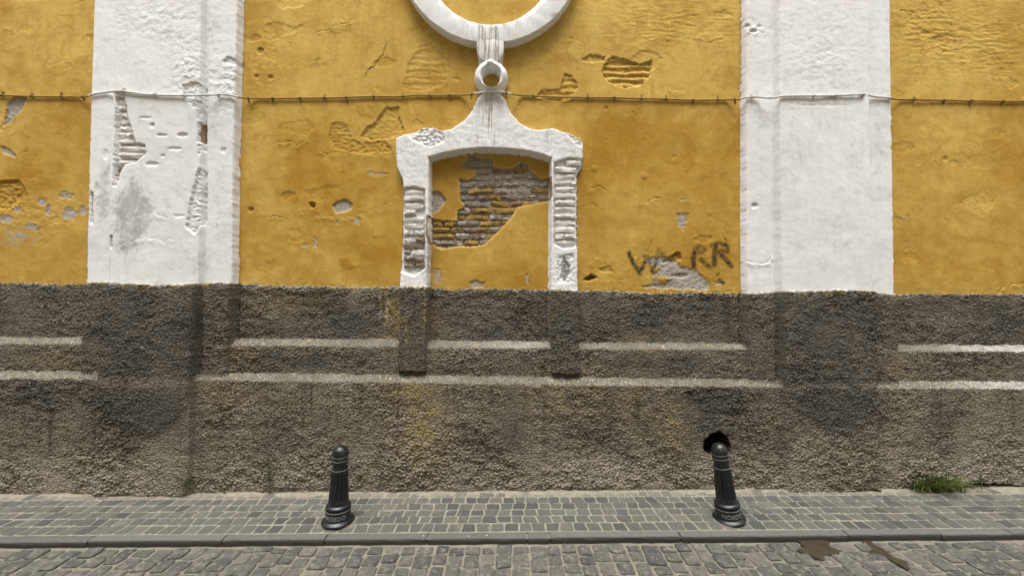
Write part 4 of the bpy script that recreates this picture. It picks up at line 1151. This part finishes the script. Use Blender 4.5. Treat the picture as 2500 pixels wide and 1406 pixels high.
# kerb
kerb = sheet('kerb', -7, 7, KERB_FRONT+.006, KERB_BACK-.002, .02, lambda x, y: zg(x, y)-.012, M['road_sand'])
kj_px = [246, 562, 804, 1046, 1286, 1341, 1656, 2063, 2292, 2468]
kj = [G(p, 1300)[0] for p in kj_px]
kj = [kj[0]-1.9, kj[0]-.95]+kj+[kj[-1]+.9, kj[-1]+1.8]
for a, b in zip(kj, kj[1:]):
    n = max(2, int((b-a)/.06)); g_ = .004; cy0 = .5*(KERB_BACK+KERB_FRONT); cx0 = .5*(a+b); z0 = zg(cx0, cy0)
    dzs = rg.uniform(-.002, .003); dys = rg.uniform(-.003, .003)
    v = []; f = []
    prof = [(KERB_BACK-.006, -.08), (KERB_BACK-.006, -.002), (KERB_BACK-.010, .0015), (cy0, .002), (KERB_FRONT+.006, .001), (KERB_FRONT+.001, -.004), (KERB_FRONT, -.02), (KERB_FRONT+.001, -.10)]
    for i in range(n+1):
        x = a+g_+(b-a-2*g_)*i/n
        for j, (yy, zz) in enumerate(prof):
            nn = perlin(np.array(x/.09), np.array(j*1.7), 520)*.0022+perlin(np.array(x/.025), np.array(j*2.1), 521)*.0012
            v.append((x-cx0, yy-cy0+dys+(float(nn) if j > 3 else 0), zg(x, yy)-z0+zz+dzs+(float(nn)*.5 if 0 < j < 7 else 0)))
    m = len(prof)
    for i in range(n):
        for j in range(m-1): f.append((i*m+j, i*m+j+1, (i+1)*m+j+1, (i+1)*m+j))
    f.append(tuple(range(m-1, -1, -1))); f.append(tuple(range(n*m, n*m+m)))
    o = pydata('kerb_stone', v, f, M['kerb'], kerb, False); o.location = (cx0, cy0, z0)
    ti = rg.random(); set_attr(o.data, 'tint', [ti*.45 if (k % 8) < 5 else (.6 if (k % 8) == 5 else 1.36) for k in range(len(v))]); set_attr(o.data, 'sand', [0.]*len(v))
# road cobbles: files running across the street
stones = []
x = -5.2
while x < 5.2:
    w = rg.uniform(.085, .118)
    y = KERB_FRONT-.004-rg.uniform(0, .03)
    first = True
    while y > (.95 if abs(x) < 4.6 else 1.3):
        l = rg.uniform(.07, .125)
        if first: l *= rg.uniform(.6, 1)
        first = False
        j = rg.uniform(.004, .008); q = .006
        jj = lambda: rg.uniform(-q, q)
        dx = .02*float(perlin(np.array(x/.8), np.array(y/.5), 530))
        p = np.array([(x+j+dx+jj(), y-l+j+jj()), (x+w-j+dx+jj(), y-l+j+jj()), (x+w-j+dx+jj(), y-j+jj()), (x+j+dx+jj(), y-j+jj())])
        c, v, f = stone_mesh(p, zroad, .06, rg, rg.uniform(-.001, .007), .006, .0024, .0032, .10)
        stones.append((prio(c), c, v, f, rg.random()**1.3, rg.uniform(0, .15)+(.5*rg.random() if rg.random() < .2 else 0)))
        y -= l
    x += w
put_stones(stones, 'cobblestone', M['cobble'], road)
# damp mud where cobbles are sunk
def flat_patch(name, px, dz, mat, seed, label=None, cat=None, amp=.02, plane=zroad):
    pts = []
    for a, b in px:
        x, y = G(a, b, -ROAD_DROP-.01); pts.append((x, y))
    pts = np.array(pts); q = []
    n0 = len(pts)
    for k in range(n0):
        for s in range(5): q.append(pts[k]+(pts[(k+1) % n0]-pts[k])*s/5)
    q = np.array(q); c = q.mean(0)
    q = q+amp*np.stack([perlin(q[:, 0]/.035, q[:, 1]/.035, seed), perlin(q[:, 0]/.035, q[:, 1]/.035, seed+1)], 1)
    v = []; f = []; n = len(q)
    for sc, h in ((1., -.02), (.96, dz-.001), (.85, dz), (.4, dz+.0005)):
        for p in q:
            e = c+(p-c)*sc; v.append((e[0], e[1], plane(e[0], e[1])+h+.001*float(perlin(np.array(e[0]/.02), np.array(e[1]/.02), seed+3))))
    for j in range(3):
        for k in range(n): f.append((j*n+k, j*n+(k+1) % n, (j+1)*n+(k+1) % n, (j+1)*n+k))
    f.append(tuple(range(3*n, 4*n)))
    o = pydata(name, v, f, mat); o['kind'] = 'stuff'
    return o
o = flat_patch('mud', [(1942, 1322), (1975, 1323), (2018, 1320), (2025, 1335), (2038, 1345), (2058, 1350), (2052, 1358), (2020, 1362), (2005, 1374), (1985, 1370), (1978, 1358), (1945, 1350), (1952, 1345), (1968, 1344)], .0060, M['mud'], 540)
o['label'] = 'damp brown mud patch between the cobbles beside the kerb'; o['category'] = 'mud'
o = flat_patch('mud', [(2098, 1322), (2122, 1322), (2130, 1332), (2150, 1340), (2165, 1352), (2180, 1365), (2215, 1378), (2228, 1400), (2215, 1398), (2190, 1382), (2165, 1366), (2140, 1362), (2120, 1356), (2125, 1348)], .0066, M['mud'], 545, amp=.014)
o['label'] = 'long narrow streak of damp mud running across the cobbles'; o['category'] = 'mud'

# ------------------------------------------------------------------ bollards
def lathe(name, prof, seg, mat, parent, rf=None, cap=True):
    v = []; f = []
    for (r_, z) in prof:
        for k in range(seg):
            t = 2*math.pi*k/seg; rr = r_ if rf is None else rf(r_, z, t); v.append((rr*math.cos(t), rr*math.sin(t), z))
    for j in range(len(prof)-1):
        for k in range(seg): f.append((j*seg+k, j*seg+(k+1) % seg, (j+1)*seg+(k+1) % seg, (j+1)*seg+k))
    if cap: f.append(tuple(reversed(range(seg)))); f.append(tuple(range((len(prof)-1)*seg, len(prof)*seg)))
    return pydata(name, v, f, mat, parent)
def torus_prof(r, z, h, bulge, n=7):
    return [(r+bulge*math.sin(math.pi*i/(n-1)), z+h*i/(n-1)) for i in range(n)]
NF = 14
def flute(r_, z, t):
    u = (z-.158)/(.362-.158)
    if u <= 0 or u >= 1: return r_
    e = min(1, min(u, 1-u)*16)
    c = math.cos(NF*t)
    return r_-.0085*e*max(0, c+.35)**.8/1.27
_fc = bpy.data.curves.new('lettering_text', 'FONT'); _fc.body = 'NO8DO'; _fc.size = .038; _fc.align_x = 'CENTER'; _fc.extrude = .0022; _fc.resolution_u = 3; _fc.space_character = 1.02; _fc.offset = .0012
_fo = bpy.data.objects.new('lettering_text', _fc); COL.objects.link(_fo)
bpy.context.view_layer.update()
text_me = bpy.data.meshes.new_from_object(_fo.evaluated_get(bpy.context.evaluated_depsgraph_get()))
bpy.data.objects.remove(_fo, do_unlink=True)
def make_bollard(label, loc, face, lean, hs_=1.):
    t = thing('bollard', label, 'bollard', loc, 'cast iron bollards along the kerb')
    lathe('foot', [(.085, -.03)]+[(.086+.018*math.sin(math.pi*i/8), .0+.034*i/8) for i in range(9)]+[(.084, .036)], 64, M['iron'], t)
    base = lathe('base_drum', [(.083, .030), (.0825, .036), (.081, .060), (.080, .096), (.0795, .100), (.077, .104)], 64, M['iron'], t)
    lathe('collar', [(.070, .102)]+[(.068+.012*math.sin(math.pi*i/8), .106+.030*i/8) for i in range(9)]+[(.064, .138)], 64, M['iron'], t)
    zz = [.134, .146, .152]+[.156+.212*i/22 for i in range(23)]+[.372, .378]
    lathe('fluted_shaft', [(.0655-(z-.134)/(.378-.134)*.0135, z) for z in zz], 192, M['iron'], t, flute)
    lathe('neck', [(.048, .374), (.0475, .385), (.047, .400), (.0475, .415), (.048, .425)], 48, M['iron'], t)
    dome = [(.049, .418), (.0515, .424), (.052, .434), (.0505, .440), (.052, .447), (.0525, .462), (.051, .468), (.0525, .475), (.0525, .485)]
    dome += [(.0525*math.cos(a), .485+.058*math.sin(a)) for a in [math.pi/2*i/12 for i in range(1, 12)]]+[(.002, .543)]
    lathe('domed_cap', dome, 48, M['iron'], t)
    for r_, z in ((.0525, .378), (.0512, .441), (.0517, .469), (.0805, .099)):
        ring_ = [(r_+.0020*math.cos(2*math.pi*i/6), z+.0024*math.sin(2*math.pi*i/6)) for i in range(7)]
        lathe('worn_band', ring_, 48, M['iron_worn'], t, cap=False)
    # lettering wrapped round the drum
    me = text_me.copy(); me.name = 'lettering'
    for vv in me.vertices:
        a = face+vv.co.x/.081; rr = .0812+vv.co.z+.0006
        vv.co = (rr*math.sin(a), -rr*math.cos(a), .051+vv.co.y)
    o = link('lettering', me, M['iron_worn'], base)
    o['label'] = 'raised NO8DO lettering'
    t.rotation_euler = lean; t.scale = (1, 1, hs_)
    return t
zl = zg(*B_L); zr_ = zg(*B_R)
make_bollard('upright black cast iron bollard standing clear of the drain hole', (B_L[0], B_L[1], zl-.002), .14, (0, R(1.0), 0), .945)
make_bollard('leaning black cast iron bollard standing in front of the round drain hole', (B_R[0], B_R[1], zr_-.006), -.10, (R(1.0), R(-8.4), 0), .975)

# mortar smeared round the bollard feet
for (bx_, by_), sd_ in ((B_L, 3), (B_R, 8)):
    v = []; f = []; n = 40
    for sc, h in ((1., -.006), (.93, .0028), (.6, .0036), (.2, .0036)):
        for k in range(n):
            a = 2*math.pi*k/n; q_ = .128*sc*(1+.10*math.sin(3*a+sd_)+.07*math.sin(7*a+sd_*2))
            v.append((q_*math.cos(a), q_*math.sin(a)*.8, h+SX*q_*math.cos(a)+SY*q_*math.sin(a)*.8))
    for j in range(3):
        for k in range(n): f.append((j*n+k, j*n+(k+1) % n, (j+1)*n+(k+1) % n, (j+1)*n+k))
    f.append(tuple(range(3*n, 4*n)))
    o = pydata('mortar_collar', v, f, M['collar'], pavement); o.location = (bx_, by_, zg(bx_, by_))
# ------------------------------------------------------------------ plants at the foot of the wall
def blade(v, f, base, dirx, diry, L, w, lean, rs, n=5):
    b0 = len(v); ax = Vector((dirx, diry, 0))
    side = Vector((-diry, dirx, 0))*w
    if side.length < 1e-6: side = Vector((w, 0, 0))
    for i in range(n):
        t = i/(n-1); p = Vector(base)+ax*(lean*L*t*t*1.0)+Vector((0, 0, L*(t-.42*lean*t*t*1.4)))
        s = side*(1-t)**.7 if i < n-1 else side*.05
        v.append(p-s); v.append(p+s)
    for i in range(n-1): f.append((b0+2*i, b0+2*i+1, b0+2*i+3, b0+2*i+2))
def tuft(name, px0, px1, py, count, L0, L1, mat, label, cat, seed, yoff=.02, spread=.05, w=.004, group=None):
    rs = random.Random(seed); v = []; f = []
    xa, ya = G(px0, py); xb, yb = G(px1, py); cx = .5*(xa+xb); cy = YB-yoff
    for i in range(count):
        u = rs.betavariate(2, 2); x = xa+(xb-xa)*u; y = cy+rs.uniform(-spread, spread*.4)
        a = rs.uniform(0, 2*math.pi); dx, dy = math.cos(a), -abs(math.sin(a))*.9-.1
        L = rs.uniform(L0, L1)*(1-.5*abs(u-.5))
        blade(v, f, (x-cx, y-cy, zg(x, y)-zg(cx, cy)-.005), dx, dy, L, w*rs.uniform(.6, 1.2), rs.uniform(.15, .95), rs)
    t = thing(name, label, cat, (cx, cy, zg(cx, cy)), group)
    pydata('blades', v, f, mat, t)
    v = []; f = []
    for i in range(count//6):
        x = xa+(xb-xa)*rs.random(); y = cy+rs.uniform(-spread, spread*.3); a = rs.uniform(0, 6.28)
        blade(v, f, (x-cx, y-cy, zg(x, y)-zg(cx, cy)-.004), math.cos(a), -abs(math.sin(a)), rs.uniform(L0*.6, L1*.9), w*.7, rs.uniform(.5, 1.4), rs)
    pydata('dry_blades', v, f, M['straw'], t)
    return t
tuft('grass_tuft', 2218, 2350, 1196, 420, .10, .24, M['grass'], 'bright green grass tuft growing where the wall meets the pavement', 'grass', 3, .03, .05, .0036)
tuft('grass_tuft', 2335, 2385, 1190, 26, .05, .11, M['weed'], 'thin dark grass wisps beside the gap under the plinth', 'grass', 9, .02, .02, .0022)
def weed(px, py_base, height, leaves, leafL, label, seed, cat='weed', bend=0.):
    rs = random.Random(seed); x, y = G(px, py_base); y = YB-.025; z = zg(x, y)
    t = thing('weed', label, cat, (x, y, z))
    n = 12; pts = []
    for i in range(n):
        s = i/(n-1); pts.append((bend*s*s+.006*math.sin(5*s), -.01+.02*s, height*s-.005))
    v, f = tube(pts, [.0028*(1-.75*i/(n-1)) for i in range(n)], 6)
    pydata('stem', v, f, M['weed'], t)
    v = []; f = []
    for i in range(leaves):
        s = rs.uniform(.05, 1)**.85; k = min(n-1, int(s*(n-1))); p = pts[k]
        a = rs.uniform(0, 2*math.pi); L = leafL*rs.uniform(.6, 1.1)*(1.05-.45*s)
        blade(v, f, (p[0], p[1]-.002, p[2]), math.cos(a), -abs(math.sin(a)), L, leafL*.05, rs.uniform(.7, 1.3), rs, 4)
    pydata('leaves', v, f, M['weed'], t)
weed(458, 1205, .19, 85, .085, 'short bushy green weed at the plinth foot below the chipped pilaster', 31)
weed(660, 1203, .315, 60, .055, 'tall thin weed stem against the plinth', 33, bend=-.03)
weed(548, 1204, .045, 16, .035, 'tiny weed sprout between the bushy weed and the tall one', 35)
weed(2382, 1188, .12, 14, .04, 'sparse little weed above the gap at the plinth foot', 37, bend=.02)
def moss(px0, px1, py, seed, label, hgt=.014):
    rs = random.Random(seed); xa, _ = G(px0, py); xb, _ = G(px1, py); v = []; f = []
    cx = .5*(xa+xb); cy = YB-.012; n = 36; m = 7
    for i in range(n):
        x = xa+(xb-xa)*i/(n-1)
        for j in range(m):
            t = math.pi*j/(m-1)
            e = math.sin(math.pi*i/(n-1))**.5*max(.15, .7+.9*float(perlin(np.array(x/.04), np.array(j*.6), seed)))
            yy = cy-math.cos(t)*.024*e*-1; v.append((x-cx, yy-cy, zg(x, yy)-zg(cx, cy)-.003+math.sin(t)*hgt*e))
    for i in range(n-1):
        for j in range(m-1): f.append((i*m+j, (i+1)*m+j, (i+1)*m+j+1, i*m+j+1))
    o = pydata('moss', v, f, M['dry']); o.location = (cx, cy, zg(cx, cy)); o['label'] = label; o['category'] = 'moss'; o['kind'] = 'stuff'
moss(2105, 2235, 1192, 41, 'dry brown moss strip along the plinth foot beside the grass tuft', .018)
moss(430, 600, 1205, 43, 'dark moss strip at the plinth foot under the small weeds', .012)
moss(150, 250, 1203, 45, 'short brown moss strip at the plinth foot near the left end', .014)
# dried spots on the paving
rs = random.Random(61)
spots = [(1034, 1307, 0), (1192, 1288, 0), (1188, 1306, 0), (1145, 1308, 0), (1625, 1261, 0), (1699, 1214, 0), (1087, 1249, 0), (1093, 1248, 0), (2153, 1214, 0), (1978, 1214, 0), (367, 1303, 0), (2010, 1207, 0), (1540, 1209, 0), (1041, 1229, 0)]
for px, py, _ in spots:
    x, y = G(px, py, .003); r_ = rs.uniform(.004, .007); v = []; f = []; n = 9
    for sc, h in ((1., -.001), (.8, .0018), (.3, .0024)):
        for k in range(n):
            a = 2*math.pi*k/n; q = r_*sc*(1+.25*math.sin(2*a+px)); v.append((q*math.cos(a), q*math.sin(a)*1.1, h))
    for j in range(2):
        for k in range(n): f.append((j*n+k, j*n+(k+1) % n, (j+1)*n+(k+1) % n, (j+1)*n+k))
    f.append(tuple(range(2*n, 3*n)))
    o = pydata('dried_spot', v, f, M['gum'], pavement); o.location = (x, y, zg(x, y)+.0035)

# ------------------------------------------------------------------ unseen house added behind the viewer to block low frontal sky light
opp = thing('sky_blocking_house', 'unseen cream plastered house added across the street to block low sky light', 'house', (0, -2.4, 0))
opp_inv = Matrix.Translation((0, 2.4, 0))
M['cream'] = mat_simple('cream_render', (.52, .47, .38), (.60, .55, .46), 6, .9)
M['shutter'] = mat_simple('brown_shutter', (.06, .04, .025), (.10, .07, .045), 20, .6)
M['roof_tile'] = mat_simple('clay_roof', (.25, .13, .08), (.35, .2, .12), 12)
M['pane'] = mat_simple('dark_window_glass', (.02, .025, .03), (.03, .035, .04), 5, .08, 0., .001, .5)
def opart(o, parent=opp, inv=True):
    o.parent = parent
    if inv: o.matrix_parent_inverse = opp_inv
    return o
OY, OZ, OH = -2.4, ZB0-.3, 8.6
cols = [-10.5, -7.5, -4.5, -1.5, 1.5, 4.5, 7.5, 10.5]
opart(box('wall', -13, 13, OY-5, OY, OZ, OZ+OH, M['cream']))
opart(box('roof', -13.2, 13.2, OY-5.2, OY+.25, OZ+OH, OZ+OH+.18, M['roof_tile']))
for fl in (1.3, 5.2):
    for cx in cols:
        w = opart(box('window', cx-.55, cx+.55, OY-.02, OY+.03, OZ+fl, OZ+fl+1.7, M['shutter']))
        opart(box('pane', cx-.45, cx+.45, OY+.02, OY+.034, OZ+fl+.1, OZ+fl+1.6, M['pane']), w, False)
        opart(box('sill', cx-.65, cx+.65, OY-.02, OY+.12, OZ+fl-.08, OZ+fl-.003, M['cream']), w, False)
